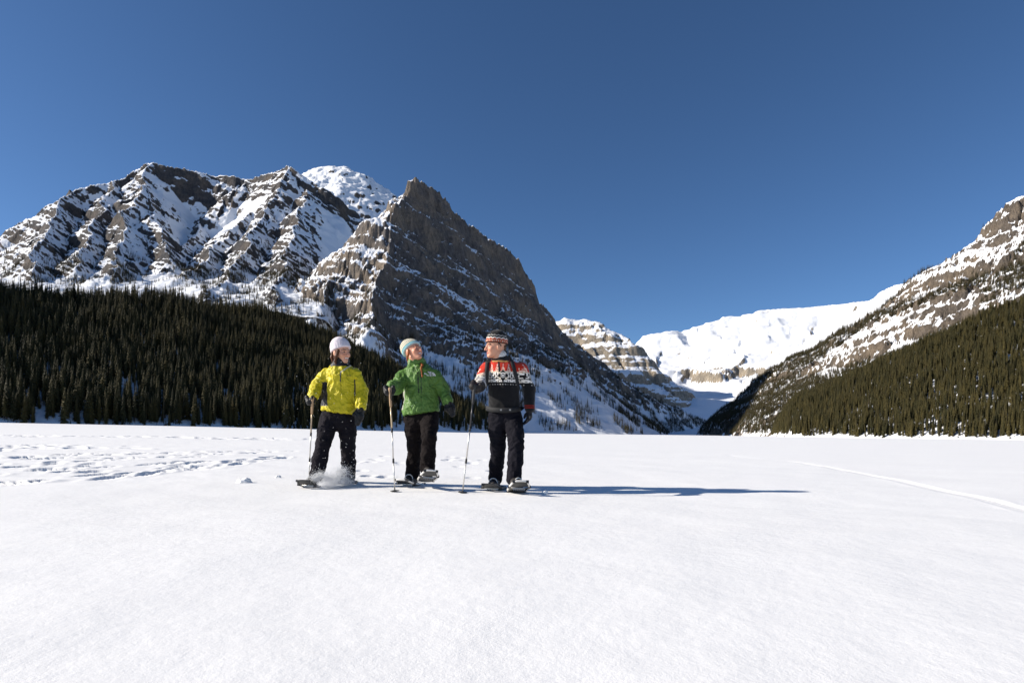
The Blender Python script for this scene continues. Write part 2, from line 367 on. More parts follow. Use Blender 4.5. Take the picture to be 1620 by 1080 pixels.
# ---- forested bench below the range, along the near shore
def h_bench(X, Y):
    H, S, D = ridge_field(X, Y, [
        dict(pts=[(-500, 462, 470), (-200, 470, 500), (0, 476, 480), (150, 480, 540), (300, 490, 620), (430, 506, 720), (540, 548, 820), (640, 602, 920), (720, 654, 1020), (780, 690, 1100)], L=(0.25, 0.25, 50), R=(0.44, 0.52, 200))])
    H = H + 5 * fbm(X / 60, Y / 60, 4, 50) * sstep(2, 25, H) + 0.5 * fbm(X / 6, Y / 6, 3, 52)
    return H, (S, D)
b_obj, B_T = terrain('hillside', -420, 830, 3.0, 180, 1350, 0.006, h_bench, lambda X, Y, H, n, i: np.full(X.shape, 1.4), SNOWY, zmin=-1.5)
tag(b_obj, 'shaded snowy hillside carrying the dark spruce forest', 'hillside', kind='structure')

# ---- unseen hill added beyond the frame, its crest shaped to shade the near wood
def h_shade_hill(X, Y):
    R_ = np.array([(-740, 190, 175), (-725, 235, 205), (-720, 330, 245), (-720, 450, 280), (-730, 560, 296), (-745, 640, 255)], float)
    H = np.full(X.shape, -1e9)
    for a, b in zip(R_[:-1], R_[1:]):
        d_ = b[:2] - a[:2]; t = np.clip(((X - a[0]) * d_[0] + (Y - a[1]) * d_[1]) / (d_ @ d_), 0, 1)
        H = np.maximum(H, a[2] + t * (b[2] - a[2]) - .75 * np.hypot(X - a[0] - t * d_[0], Y - a[1] - t * d_[1]))
    return H + 8 * fbm(X / 60, Y / 60, 4, 57), (X, Y)
sh_obj, _ = terrain('shade_hill', -5200, -150, 22, 120, 900, 0.02, h_shade_hill, lambda X, Y, H, n, i: np.full(X.shape, 0.9), ROCK_DARK, zmin=-1.5)
tag(sh_obj, 'steep unseen hill added beyond the frame to shade the near forest', 'hillside', kind='structure')

# ---- right mountain
def h_right(X, Y):
    Xw = X + 14 * fbm(X / 130, Y / 130, 4, 63); Yw = Y + 14 * fbm(X / 130, Y / 130, 4, 69)
    H, S, D = ridge_field(Xw, Yw, [
        dict(pts=[(2300, 90, 1150), (1900, 190, 1200), (1720, 262, 1250), (1640, 305, 1290), (1612, 316, 1310), (1598, 328, 1320), (1589, 346, 1325), (1556, 370, 1345), (1545, 388, 1350), (1512, 408, 1370), (1482, 424, 1390), (1466, 442, 1400), (1430, 470, 1430), (1350, 513, 1490), (1280, 552, 1620), (1212, 594, 1790), (1182, 622, 1890), (1152, 655, 2000), (1134, 684, 2100), (1128, 700, 2150)],
             L=(1.15, 0.84, 110), R=(1.1, 0.9, 200), smooth=0)])
    ad = np.abs(D)
    H2, S2, D2 = ridge_field(X, Y, [dict(pts=[(2400, 330, 560), (1900, 390, 640), (1620, 478, 740), (1500, 530, 800), (1400, 578, 900), (1320, 628, 1000), (1262, 672, 1090), (1244, 692, 1150)], L=(0.62, 0.60, 100), R=(0.3, 0.3, 200))])
    up = sstep(0, 45, ad)
    H = H + 11 * ridged(S / 70, D / 230, 4, 6) * up + 5 * ridged(X / 50, Y / 50, 4, 11) + 5 * fbm(X / 14, Y / 14, 4, 12, 0.6)
    t = H - 0.33 * X + 0.05 * Y + 14 * fbm(X / 150, Y / 150, 3, 18)
    H = terrace(H, t, 95, 0.35); H = terrace(H, t, 31, 0.5); H = terrace(H, t, 11, 0.6)
    near = H2 + 4 * fbm(X / 60, Y / 60, 4, 50) * sstep(2, 25, H2) + 1.1 * fbm(X / 14, Y / 14, 3, 55) - 70 * sstep(1262, 1190, X / Y * FPX + CX)
    m = near > H
    return np.where(m, near, H), (S, D, m.astype(float))
def s_right(X, Y, H, n, info):
    return 0.98 - 1.5 * sstep(0.74, 0.44, n[..., 2]) + 0.35 * fbm(X / 110, Y / 110, 3, 4) + 0.6 * fbm(X / 16, Y / 16, 4, 5, .7) + 0.8 * info[2] + 0.3 * sstep(60, 0, H)
m_obj, M_T = terrain('wooded_mountain', 1090, 1900, 1.7, 320, 2250, 0.0032, h_right, s_right, ROCK_WARM)
tag(m_obj, 'sunlit tan rock and snow mountainside rising above the olive forest', 'mountain', kind='structure')
# ------------------------------------------------------------------ conifers
def mat_foliage(name, a, b):
    m, t, bs = new_mat(name)
    oi = N(t, 'ShaderNodeObjectInfo'); geo = N(t, 'ShaderNodeNewGeometry'); tc = N(t, 'ShaderNodeTexCoord')
    n = noise_node(t, 1.4, 3, 0.6, tc.outputs['Object'])
    f = math_node(t, 'ADD', math_node(t, 'MULTIPLY', oi.outputs['Random'], 0.65), math_node(t, 'MULTIPLY', n.outputs['Fac'], 0.35))
    t.links.new(mix_col(t, f, a, b), bs.inputs['Base Color'])
    bs.inputs['Roughness'].default_value = 0.7; bs.inputs['Specular IOR Level'].default_value = 0.2
    return m
FOL = mat_foliage('spruce_needles', (0.018, 0.022, 0.010), (0.105, 0.083, 0.028))
BARK = plain('spruce_bark', (0.07, 0.055, 0.045), 0.9, var=0.4, scale=2.0)

def crown_mesh(name, seed, whorls, blades, wid, bare=0.12, segs=2):
    """unit-height spruce crown: drooping boughs in whorls, each bough a bent kite with side twigs"""
    rg = random.Random(seed); V = []; F = []
    for w in range(whorls):
        f = w / (whorls - 1)
        z = bare + (0.985 - bare) * f ** 0.92
        R = wid * (1 - f) ** 0.78 * (0.55 + 0.45 * min(1, (f + 0.12) / 0.3)) + 0.006
        nb = max(4, int(blades * (1 - 0.5 * f)))
        off = rg.random() * 6.28
        for k in range(nb):
            a = off + 6.2832 * k / nb + rg.uniform(-.3, .3)
            L = R * rg.uniform(0.62, 1.18)
            if rg.random() < 0.06: L *= 0.35
            ca, sa = math.cos(a), math.sin(a)
            dr = rg.uniform(0.35, 0.75) * (1 - 0.6 * f); wd = L * rg.uniform(0.30, 0.46) + 0.004
            zz = z + rg.uniform(-.012, .012)
            i = len(V)
            V.append((0, 0, zz + 0.012))
            mx, mz = L * 0.55, zz - L * 0.55 * dr * 0.8
            V.append((ca * mx - sa * wd, sa * mx + ca * wd, mz - 0.35 * wd))
            V.append((ca * mx + sa * wd, sa * mx - ca * wd, mz - 0.35 * wd))
            V.append((ca * mx, sa * mx, mz + 0.010))
            V.append((ca * L, sa * L, zz - L * dr + 0.25 * L * max(0, .5 - dr)))
            F += [(i, i + 1, i + 3), (i, i + 3, i + 2), (i + 1, i + 4, i + 3), (i + 3, i + 4, i + 2)]
    i = len(V); V += [(0.006, 0, .95), (-.004, .005, .95), (-.004, -.005, .95), (0, 0, 1.01)]; F += [(i, i + 1, i + 3), (i + 1, i + 2, i + 3), (i + 2, i, i + 3)]
    me = bpy.data.meshes.new(name); me.from_pydata(V, [], F); me.materials.append(FOL); me.update()
    return me
def trunk_mesh(name, seed, r=0.011):
    rg = random.Random(seed); V = []; F = []; n = 6; zs = [-.03, 0.0, .1, .35, .7, .97]
    for z in zs:
        rr = r * (1 - z) ** 0.8 * (1.5 if z <= 0 else 1) + 0.0008
        jx, jy = rg.uniform(-.002, .002), rg.uniform(-.002, .002)
        for k in range(n): V.append((rr * math.cos(6.2832 * k / n) + jx, rr * math.sin(6.2832 * k / n) + jy, z))
    for a in range(len(zs) - 1):
        for k in range(n): F.append((a * n + k, a * n + (k + 1) % n, (a + 1) * n + (k + 1) % n, (a + 1) * n + k))
    me = bpy.data.meshes.new(name); me.from_pydata(V, [], F); me.materials.append(BARK); me.update()
    return me
NEAR_CROWN = [crown_mesh('spruce_crown', s, 26, 9, w, b) for s, w, b in ((1, .145, .05), (2, .12, .10), (3, .165, .06), (4, .105, .22), (5, .13, .16))] + [crown_mesh('snag_crown', 6, 13, 4, .055, .30)]
NEAR_TRUNK = [trunk_mesh('spruce_trunk', s) for s in range(6)]
def joined_tree(name, crown, trunk):
    bm = bmesh.new(); bm.from_mesh(crown); nf = len(bm.faces); bm.from_mesh(trunk)
    bm.faces.ensure_lookup_table()
    for f in bm.faces[nf:]: f.material_index = 1
    me = bpy.data.meshes.new(name); bm.to_mesh(me); bm.free(); me.materials.append(FOL); me.materials.append(BARK)
    return bpy.data.objects.new(name, me)
src_near = bpy.data.collections.new('spruce_source_near'); src_far = bpy.data.collections.new('spruce_source_far')
for k in range(6): src_near.objects.link(joined_tree('spruce_kind_%d' % k, NEAR_CROWN[k], NEAR_TRUNK[k]))
for k, (w, b) in enumerate(((.15, .03), (.125, .06), (.17, .04), (.11, .10))):
    src_far.objects.link(joined_tree('far_spruce_kind_%d' % k, crown_mesh('far_crown', 20 + k, 11, 7, w, b), trunk_mesh('far_trunk', k, .014)))

def forest(name, pts, src, nkinds, label):
    """one uncountable wood: trees instanced on points (x, y, z, height, girth, turn, kind)"""
    me = bpy.data.meshes.new(name); n = len(pts)
    me.vertices.add(n); me.vertices.foreach_set('co', np.ascontiguousarray(pts[:, :3], np.float32).ravel())
    a = me.attributes.new('scl', 'FLOAT_VECTOR', 'POINT'); a.data.foreach_set('vector', np.stack([pts[:, 4], pts[:, 4], pts[:, 3]], 1).astype(np.float32).ravel())
    a = me.attributes.new('rot', 'FLOAT_VECTOR', 'POINT'); z = np.zeros(n)
    rg = np.random.default_rng(n)
    a.data.foreach_set('vector', np.stack([rg.normal(0, .02, n), rg.normal(0, .02, n), pts[:, 5]], 1).astype(np.float32).ravel())
    a = me.attributes.new('pick', 'INT', 'POINT'); a.data.foreach_set('value', pts[:, 6].astype(np.int32))
    o = bpy.data.objects.new(name, me); COL.objects.link(o)
    g = bpy.data.node_groups.new(name + '_nodes', 'GeometryNodeTree')
    g.interface.new_socket('Geometry', in_out='INPUT', socket_type='NodeSocketGeometry'); g.interface.new_socket('Geometry', in_out='OUTPUT', socket_type='NodeSocketGeometry')
    gi = g.nodes.new('NodeGroupInput'); go = g.nodes.new('NodeGroupOutput'); ip = g.nodes.new('GeometryNodeInstanceOnPoints'); ci = g.nodes.new('GeometryNodeCollectionInfo')
    ci.inputs[0].default_value = src; ci.inputs[1].default_value = True; ci.inputs[2].default_value = True
    def attr(nm, ty):
        k = g.nodes.new('GeometryNodeInputNamedAttribute'); k.data_type = ty; k.inputs[0].default_value = nm; return [s for s in k.outputs if s.enabled][0]
    ip.inputs['Pick Instance'].default_value = True
    g.links.new(gi.outputs[0], ip.inputs['Points']); g.links.new(ci.outputs[0], ip.inputs['Instance'])
    g.links.new(attr('pick', 'INT'), ip.inputs['Instance Index']); g.links.new(attr('scl', 'FLOAT_VECTOR'), ip.inputs['Scale'])
    g.links.new(attr('rot', 'FLOAT_VECTOR'), ip.inputs['Rotation']); g.links.new(ip.outputs[0], go.inputs[0])
    md = o.modifiers.new('trees', 'NODES'); md.node_group = g
    tag(o, label, 'forest', kind='stuff')
    return o
def sample(T, dens, seed, hmin, hmax, girth=0.95, nk=4):
    """random trees on a terrain grid with density (trees per square metre) dens; cells jittered so that no rows show"""
    rg = np.random.default_rng(seed)
    lam = np.clip(dens, 0, None) * T['area']
    cnt = rg.poisson(lam[:-1, :-1])
    r, c = np.nonzero(cnt); k = cnt[r, c]
    r = np.repeat(r, k); c = np.repeat(c, k)
    a = rg.random(len(r))[:, None]; b = rg.random(len(r))[:, None]; V = T['V']
    p = (V[r, c] * (1 - a) + V[r, c + 1] * a) * (1 - b) + (V[r + 1, c] * (1 - a) + V[r + 1, c + 1] * a) * b
    n = len(p)
    h = hmin + (hmax - hmin) * rg.beta(2.2, 2.0, n)
    g = h * rg.uniform(0.8, 1.2, n) * girth
    kind = rg.integers(0, nk, n)
    if nk == 5: kind[rg.random(n) < .04] = 5                     # a few half dead, almost bare trees
    return np.column_stack([p[:, 0], p[:, 1], p[:, 2] - 0.4, h, g, rg.random(n) * 6.283, kind])
def seen(pts, m=60):
    px = CX + FPX * pts[:, 0] / pts[:, 1]
    return pts[(px > -m - 60) & (px < 1620 + m + 60)]

# near wood on the shaded hillside
X, Y, Z = B_T['V'][..., 0], B_T['V'][..., 1], B_T['V'][..., 2]
pxg = X / Y * FPX + CX
lakeside = (B_T['info'][1] < 60)
thin = 1 - 0.75 * sstep(500, 660, pxg + 60 * fbm(X / 50, Y / 50, 3, 70))
dens = 0.125 * sstep(0.6, 1.6, Z) * thin * lakeside * (0.75 + 0.5 * fbm(X / 40, Y / 40, 3, 71))
near_left = seen(sample(B_T, dens, 1, 6, 25, .92, 5))
# young trees at the very edge of the shore
edge = 0.05 * sstep(0.15, 0.5, Z) * sstep(1.6, 0.8, Z) * (fbm(X / 14, Y / 14, 2, 72) > 0.0) * (pxg < 740)
young = seen(sample(B_T, edge, 2, 1.5, 7, 1.5, 5))

# right: dense sunlit wood on the near slope, stands on the ledges above
X, Y, Z = M_T['V'][..., 0], M_T['V'][..., 1], M_T['V'][..., 2]
nearm = M_T['info'][2]; S_, D_ = M_T['info'][0], M_T['info'][1]
nz = M_T['n'][..., 2]
dens_r = 0.13 * nearm * sstep(0.3, 0.9, Z) * (0.8 + 0.4 * fbm(X / 50, Y / 50, 3, 73))
edge_r = 0.06 * nearm * sstep(0.0, 0.3, Z) * sstep(1.5, 0.8, Z) * (fbm(X / 10, Y / 10, 2, 76) > 0.0)
young_r = seen(sample(M_T, edge_r, 7, 1.2, 5, 1.5, 5))
near_right = seen(sample(M_T, dens_r, 3, 6, 21, 0.9, 5))
t_ = Z - 0.33 * X + 0.05 * Y
belt = sstep(0.0, 0.15, 0.14 + fbm(t_ / 55, S_ / 300, 3, 74) + 0.25 * sstep(260, 120, Z) + 0.4 * sstep(1290, 1200, X / Y * FPX + CX))
pxr = X / Y * FPX + CX
crest = sstep(60, 10, np.abs(D_)) * sstep(1485, 1450, pxr)
dens_u = 0.06 * (1 - nearm) * np.clip(belt * sstep(0.30, 0.5, nz) + 1.6 * crest + sstep(90, 40, Z), 0, 1.6) * sstep(1, 4, Z) * sstep(520, 430, Z)
up_right = seen(sample(M_T, dens_u, 4, 9, 19, 0.95, 4))

# trees on the left range and at the foot of the cliff
X, Y, Z = R_T['V'][..., 0], R_T['V'][..., 1], R_T['V'][..., 2]
nz = R_T['n'][..., 2]; ap = R_T['info'][2]; pxl = X / Y * FPX + CX
line = 600 + 90 * fbm(X / 200, Y / 200, 2, 80)
clump = sstep(0.02, 0.35, fbm(X / 70, Y / 110, 4, 81) + 0.35 * sstep(520, 300, Z) - 0.04)
low = sstep(30, 5, Z - (262 + 0.34 * (Y - 1250))) * sstep(-0.05, 0.25, fbm(X / 130, Y / 90, 4, 82) + 0.42 * sstep(420, 200, pxl))
dens_l = (0.055 * clump * sstep(line, line - 160, Z) * (1 - ap) * (1 - .85 * R_T['info'][3]) * sstep(0.35, 0.6, nz) + 0.075 * low * ap * (1 - .6 * R_T['info'][3])) * (Y > 1085)
on_range = seen(sample(R_T, dens_l, 5, 8, 18, 0.9, 4))

X, Y, Z = C_T['V'][..., 0], C_T['V'][..., 1], C_T['V'][..., 2]
nz = C_T['n'][..., 2]; pxc = X / Y * FPX + CX
cl = fbm(X / 55, Y / 75, 4, 91)
d1 = 0.034 * sstep(0.0, 0.25, cl + 0.45 * sstep(760, 560, pxc) * sstep(230, 110, Z) + 0.03) * sstep(300, 190, Z) * sstep(1.5, 5, Z) * sstep(0.45, 0.62, nz)
d2 = 0.06 * sstep(930, 1030, pxc) * sstep(-0.15, 0.1, cl) * sstep(0.8, 3, Z) * sstep(0.4, 0.6, nz)
d3 = 0.022 * sstep(610, 560, pxc) * sstep(0.05, 0.3, cl) * sstep(420, 330, Z)
on_cliff = seen(sample(C_T, d1 * sstep(980, 900, pxc) + d2 + d3, 6, 9, 19, 0.9, 4))

# the 150 + 150 trees that show largest stand as things of their own
def split_largest(pts, n):
    size = pts[:, 3] / pts[:, 1]
    # visible ones only: the front ranks by the water
    order = np.argsort(-size); return pts[order[:n]], pts[order[n:]]
left_front = near_left[near_left[:, 2] < 24]; left_back = near_left[near_left[:, 2] >= 24]
big_l, rest_l = split_largest(left_front, 150)
right_front = near_right[near_right[:, 2] < 16]; right_back = near_right[near_right[:, 2] >= 16]
big_r, rest_r = split_largest(right_front, 150)
def single_trees(pts, label, group):
    for p in pts:
        e = bpy.data.objects.new('spruce_tree', None); COL.objects.link(e)
        e.location = p[:3]; e.scale = (p[4], p[4], p[3]); e.rotation_euler = (0, 0, p[5]); e.empty_display_size = 0.1
        tag(e, label, 'tree', group)
        k = int(p[6])
        for nm, me in (('crown', NEAR_CROWN[k]), ('trunk', NEAR_TRUNK[k])):
            o = bpy.data.objects.new(nm, me); COL.objects.link(o); o.parent = e
single_trees(big_l, 'tall shaded spruce at the front of the dark shore forest', 'spruces along the shaded shore')
single_trees(big_r, 'sunlit olive green spruce at the front of the bright shore forest', 'spruces along the sunlit shore')
forest('spruce_forest', np.vstack([rest_l, left_back, young]), src_near, 5, 'dark shaded spruce forest behind the near shore')
forest('sunlit_forest', np.vstack([rest_r, right_back, young_r]), src_near, 5, 'dense olive spruce forest on the sunlit slope')
forest('ledge_forest', up_right, src_far, 4, 'stands of spruce on the snowy ledges of the sunlit mountain')
forest('range_forest', on_range, src_far, 4, 'scattered spruces climbing the ribs of the rocky range')
forest('talus_forest', on_cliff, src_far, 4, 'spruces strung over the snow below the brown cliff')
print('TREES', len(near_left), len(young), len(near_right), len(up_right), len(on_range), len(on_cliff))
# ------------------------------------------------------------------ snow covered lake
def mat_snow(name):
    m, t, b = new_mat(name)
    geo = N(t, 'ShaderNodeNewGeometry'); pos = geo.outputs['Position']
    big = noise_node(t, 0.35, 4, 0.55, pos); grain = noise_node(t, 90, 4, 0.75, pos); crust = noise_node(t, 14, 4, 0.6, pos)
    t.links.new(mix_col(t, big.outputs['Fac'], (0.875, 0.866, 0.846), (0.90, 0.891, 0.871)), b.inputs['Base Color'])
    b.inputs['Roughness'].default_value = 0.75; b.inputs['Specular IOR Level'].default_value = 0.25
    h = math_node(t, 'ADD', math_node(t, 'MULTIPLY', grain.outputs['Fac'], 0.35), math_node(t, 'MULTIPLY', crust.outputs['Fac'], 1.0))
    bp = N(t, 'ShaderNodeBump'); bp.inputs['Strength'].default_value = 0.24; bp.inputs['Distance'].default_value = 0.02
    t.links.new(h, bp.inputs['Height']); t.links.new(bp.outputs[0], b.inputs['Normal'])
    return m
SNOW = mat_snow('lake_snow')

def seg_dist(X, Y, pts):
    D = np.full(X.shape, 1e9)
    for a, b in zip(pts[:-1], pts[1:]):
        dx, dy = b[0] - a[0], b[1] - a[1]; t = np.clip(((X - a[0]) * dx + (Y - a[1]) * dy) / (dx * dx + dy * dy + 1e-9), 0, 1)
        D = np.minimum(D, np.hypot(X - a[0] - t * dx, Y - a[1] - t * dy))
    return D
rgs = np.random.default_rng(11)
DENTS = []                                  # x, y, length, width, heading, depth
def track(pxs, n, jit=0.12, depth=0.11, length=.55, width=.24):
    g = np.array([ground_at(*p) for p in pxs]); cum = np.r_[0, np.cumsum(np.hypot(*np.diff(g, axis=0).T))]
    for k in range(n):
        s = cum[-1] * min(1, max(0, (k + rgs.normal(0, .9)) / n))
        x, y = np.interp(s, cum, g[:, 0]), np.interp(s, cum, g[:, 1])
        i = min(np.searchsorted(cum, s), len(g) - 1); i = max(i, 1); a = math.atan2(*(g[i] - g[i - 1])[::-1])
        sd = (1 if k % 2 else -1) * .14
        DENTS.append((x - math.sin(a) * sd + rgs.normal(0, jit), y + math.cos(a) * sd + rgs.normal(0, jit), length * rgs.uniform(.8, 1.3), width * rgs.uniform(.8, 1.2), a + rgs.normal(0, .15), depth * rgs.uniform(.6, 1.25)))
track([(-60, 768), (20, 764), (75, 760)], 5, .05, .17, .7, .22)
track([(140, 757), (200, 751), (250, 745), (315, 739), (345, 736), (405, 727), (455, 722)], 22, .15, .17, .65, .24)
track([(-40, 746), (60, 737), (140, 728), (250, 723), (330, 719), (440, 715)], 30, .3, .14)
track([(-40, 727), (100, 722), (210, 716), (300, 716), (440, 713)], 40, .5, .15, .6)
track([(0, 751), (90, 744), (160, 741), (270, 733), (330, 727)], 16, .4, .13)
track([(-60, 714), (30, 704), (75, 705), (140, 708), (185, 710)], 50, .6, .22, .7, .4)
track([(-60, 689), (60, 690), (150, 690), (250, 691), (350, 693), (480, 695)], 140, 2.0, .35, 1.2, .8)
track([(520, 722), (575, 735), (605, 752), (585, 760)], 9, .12, .08, .4, .2)
track([(560, 718), (610, 724), (640, 738), (632, 748)], 8, .14, .07, .4, .2)
track([(690, 718), (735, 732), (745, 742), (752, 752), (775, 765)], 9, .10, .07, .4, .2)
track([(705, 722), (720, 728), (740, 724), (760, 735)], 5, .1, .06, .4, .2)
SKI = np.array([ground_at(*p) for p in ((1150, 719), (1180, 723), (1240, 729), (1300, 737), (1370, 749), (1420, 760), (1500, 777), (1560, 789), (1640, 807), (1720, 823))])

def h_lake(X, Y):
    R = np.hypot(X, Y)
    H = 0.020 * fbm(X / 5.5 + 3, Y / 3.2, 3, 101) * sstep(1.0, 4.0, R) * sstep(90, 30, R) + 0.006 * fbm(X / 0.9, Y / 0.7, 3, 104) * sstep(40, 12, R)
    rough = sstep(-1.2, -4.5, X + 0.12 * (Y - 6)) * sstep(5.6, 7.5, Y) * sstep(120, 40, Y)
    H = H + rough * (0.006 * ridged((X + Y * .6) / 2.2, Y / 1.1, 2, 103) + 0.006 * fbm(X / .5, Y / .4, 3, 106))
    # the lake snow banks up towards the shaded shore
    H = H + 2.2 * sstep(-20, -260, X) * sstep(60, 330, R)
    for (x, y, l, w, a, dep) in DENTS:
        if y > 500: continue
        m = (np.abs(X - x) < 1.6 * l + .3) & (np.abs(Y - y) < 1.6 * l + .3)
        if not m.any(): continue
        ex, ey = X[m] - x, Y[m] - y; ca, sa = math.cos(a), math.sin(a)
        p, q = (ex * ca + ey * sa) / (l * .5), (-ex * sa + ey * ca) / (w * .5)
        r = np.sqrt(p * p + q * q)
        H[m] += -dep * .45 * sstep(1.15, 0.6, r) + dep * 0.07 * np.exp(-((r - 1.35) / .28) ** 2)
    d = seg_dist(X, Y, SKI)
    d = d * 2.6
    dd = np.abs(d - 0.11)
    H = H - 0.007 * sstep(.30, .20, d) - 0.012 * sstep(.075, .035, dd) + 0.004 * np.exp(-((d - .36) / .09) ** 2) * (1 + .6 * perlin(X * 3, Y * 3, 9))
    return H
def lake_sheet():
    dpx = 3.1
    u = np.concatenate([np.linspace(-3.2, -1.08, 40)[:-1], np.arange(-160 - CX, 1790 - CX, dpx) / FPX, np.linspace(1.1, 3.2, 40)])
    yy = np.concatenate([0.45 * np.exp(np.arange(0, math.log(70 / .45), 0.0115)), 70 * np.exp(np.arange(0.02, math.log(3400 / 70), 0.05))])
    U, YY = np.meshgrid(u, yy); XX = U * YY
    H = h_lake(XX.copy(), YY.copy())
    H[0] -= 0.5; H[-1] -= 1
    r, c = H.shape; idx = np.arange(r * c).reshape(r, c)
    q = np.stack([idx[:-1, :-1], idx[:-1, 1:], idx[1:, 1:], idx[1:, :-1]], -1).reshape(-1, 4)
    return mesh_np('frozen_lake', np.stack([XX, YY, H], -1).reshape(-1, 3), q, SNOW)
tag(lake_sheet(), 'flat white snow covering the frozen lake with tracks across it', 'lake', kind='structure')
# wide snow ground under and behind everything, reaching the horizon
V = []; F = []; n = 48
for k in range(n):
    a = 6.28318 * k / n
    V += [(600 * math.cos(a), 600 * math.sin(a), -0.55), (20000 * math.cos(a), 20000 * math.sin(a), -4.0)]
V.append((0, 0, -0.55))
for k in range(n):
    a, b = 2 * k, 2 * ((k + 1) % n); F.append((2 * n, a, b)); F += [(a, a + 1, b + 1), (a, b + 1, b)]
tag(mesh_np('ground', V, np.array(F), SNOW), 'wide snow ground around the lake', 'ground', kind='structure')
# ------------------------------------------------------------------ people: surfaces grown from signed distance fields
def surface_nets(F, o, h):
    """F sampled on a regular grid (negative inside) -> verts, quads"""
    s = F < 0
    nx, ny, nz = F.shape
    cnt = np.zeros((nx - 1, ny - 1, nz - 1), np.float32); acc = np.zeros((nx - 1, ny - 1, nz - 1, 3), np.float32)
    cor = [(a, b, c) for a in (0, 1) for b in (0, 1) for c in (0, 1)]
    def sub(A, c): return A[c[0]:nx - 1 + c[0], c[1]:ny - 1 + c[1], c[2]:nz - 1 + c[2]]
    for p in cor:
        for ax in range(3):
            if p[ax]: continue
            q = list(p); q[ax] = 1
            a, b = sub(F, p), sub(F, q); m = sub(s, p) != sub(s, q)
            t = np.where(m, a / np.where(m, a - b, 1), 0)
            cnt += m
            for k in range(3): acc[..., k] += np.where(m, p[k] + (t if k == ax else 0), 0)
    act = cnt > 0
    idx = np.full(act.shape, -1, np.int64); idx[act] = np.arange(act.sum())
    ijk = np.argwhere(act)
    V = (ijk + acc[act] / cnt[act][:, None]) * h + o
    Q = []
    for ax in range(3):
        u, v = (ax + 1) % 3, (ax + 2) % 3
        sl0 = [slice(1, -1)] * 3; sl1 = [slice(1, -1)] * 3; sl0[ax] = slice(0, -1); sl1[ax] = slice(1, None)
        A, B = s[tuple(sl0)], s[tuple(sl1)]
        e = np.argwhere(A != B); ins = A[A != B]
        base = e.copy(); base[:, u] += 1; base[:, v] += 1
        def cell(du, dv):
            c = base.copy(); c[:, u] += du; c[:, v] += dv; return idx[c[:, 0], c[:, 1], c[:, 2]]
        q = np.stack([cell(-1, -1), cell(0, -1), cell(0, 0), cell(-1, 0)], 1)
        q[~ins] = q[~ins][:, ::-1]
        Q.append(q)
    Q = np.concatenate(Q); Q = Q[(Q >= 0).all(1)]
    return V, Q
def smin(a, b, k):
    if k <= 0: return np.minimum(a, b)
    h = np.clip(0.5 + 0.5 * (b - a) / k, 0, 1); return b + (a - b) * h - k * h * (1 - h)
def cone_d(P, a, b, ra, rb, flat=1.0, fdir=None):
    """tapered capsule; flat squashes the cross-section along fdir"""
    a = np.array(a, float); b = np.array(b, float); ab = b - a
    t = np.clip(((P - a) @ ab) / (ab @ ab + 1e-12), 0, 1)
    v = P - a - t[..., None] * ab
    if fdir is not None:
        f = np.array(fdir, float); f /= np.linalg.norm(f); c = v @ f; v = v + (c * (1 / flat - 1))[..., None] * f
    return np.linalg.norm(v, axis=-1) - (ra + (rb - ra) * t)
def ell_d(P, c, r):
    r = np.array(r, float); q = (P - np.array(c, float)) / r; k = np.linalg.norm(q, axis=-1)
    return (k - 1) * r.min() * (0.6 + 0.4 * np.minimum(k, 2) / np.maximum(k, 1e-6) * 1.0)
def grow(fn, lo, hi, h):
    lo = np.array(lo, float); hi = np.array(hi, float); n = np.ceil((hi - lo) / h).astype(int) + 1
    G = np.stack(np.meshgrid(*[lo[k] + h * np.arange(n[k]) for k in range(3)], indexing='ij'), -1)
    return surface_nets(fn(G).astype(np.float32), lo, h)
def vnormals(V, Q):
    n = np.zeros_like(V); a, b, c, d = (V[Q[:, k]] for k in range(4)); f = np.cross(c - a, d - b)
    for k in range(4): np.add.at(n, Q[:, k], f)
    return n / (np.linalg.norm(n, axis=1)[:, None] + 1e-9)
def folds(V, Q, amp, scale, seed, stretch=(1, 1, 1)):
    n = vnormals(V, Q); p = V * scale * np.array(stretch)
    w = perlin3(p, seed) + 0.0; r = 1 - 2 * np.abs(perlin3(p * 1.7 + w[:, None] * .6, seed + 3)); r2 = perlin3(p * 4.0, seed + 5)
    return V + n * (amp * (0.55 * w + 0.7 * r + 0.22 * r2))[:, None]
def chain(P, pts, k=0.02):
    """pts: [(x,y,z,r), ...] smooth chain of tapered capsules"""
    d = None
    for a, b in zip(pts[:-1], pts[1:]):
        c = cone_d(P, a[:3], b[:3], a[3], b[3]); d = c if d is None else smin(d, c, k)
    return d

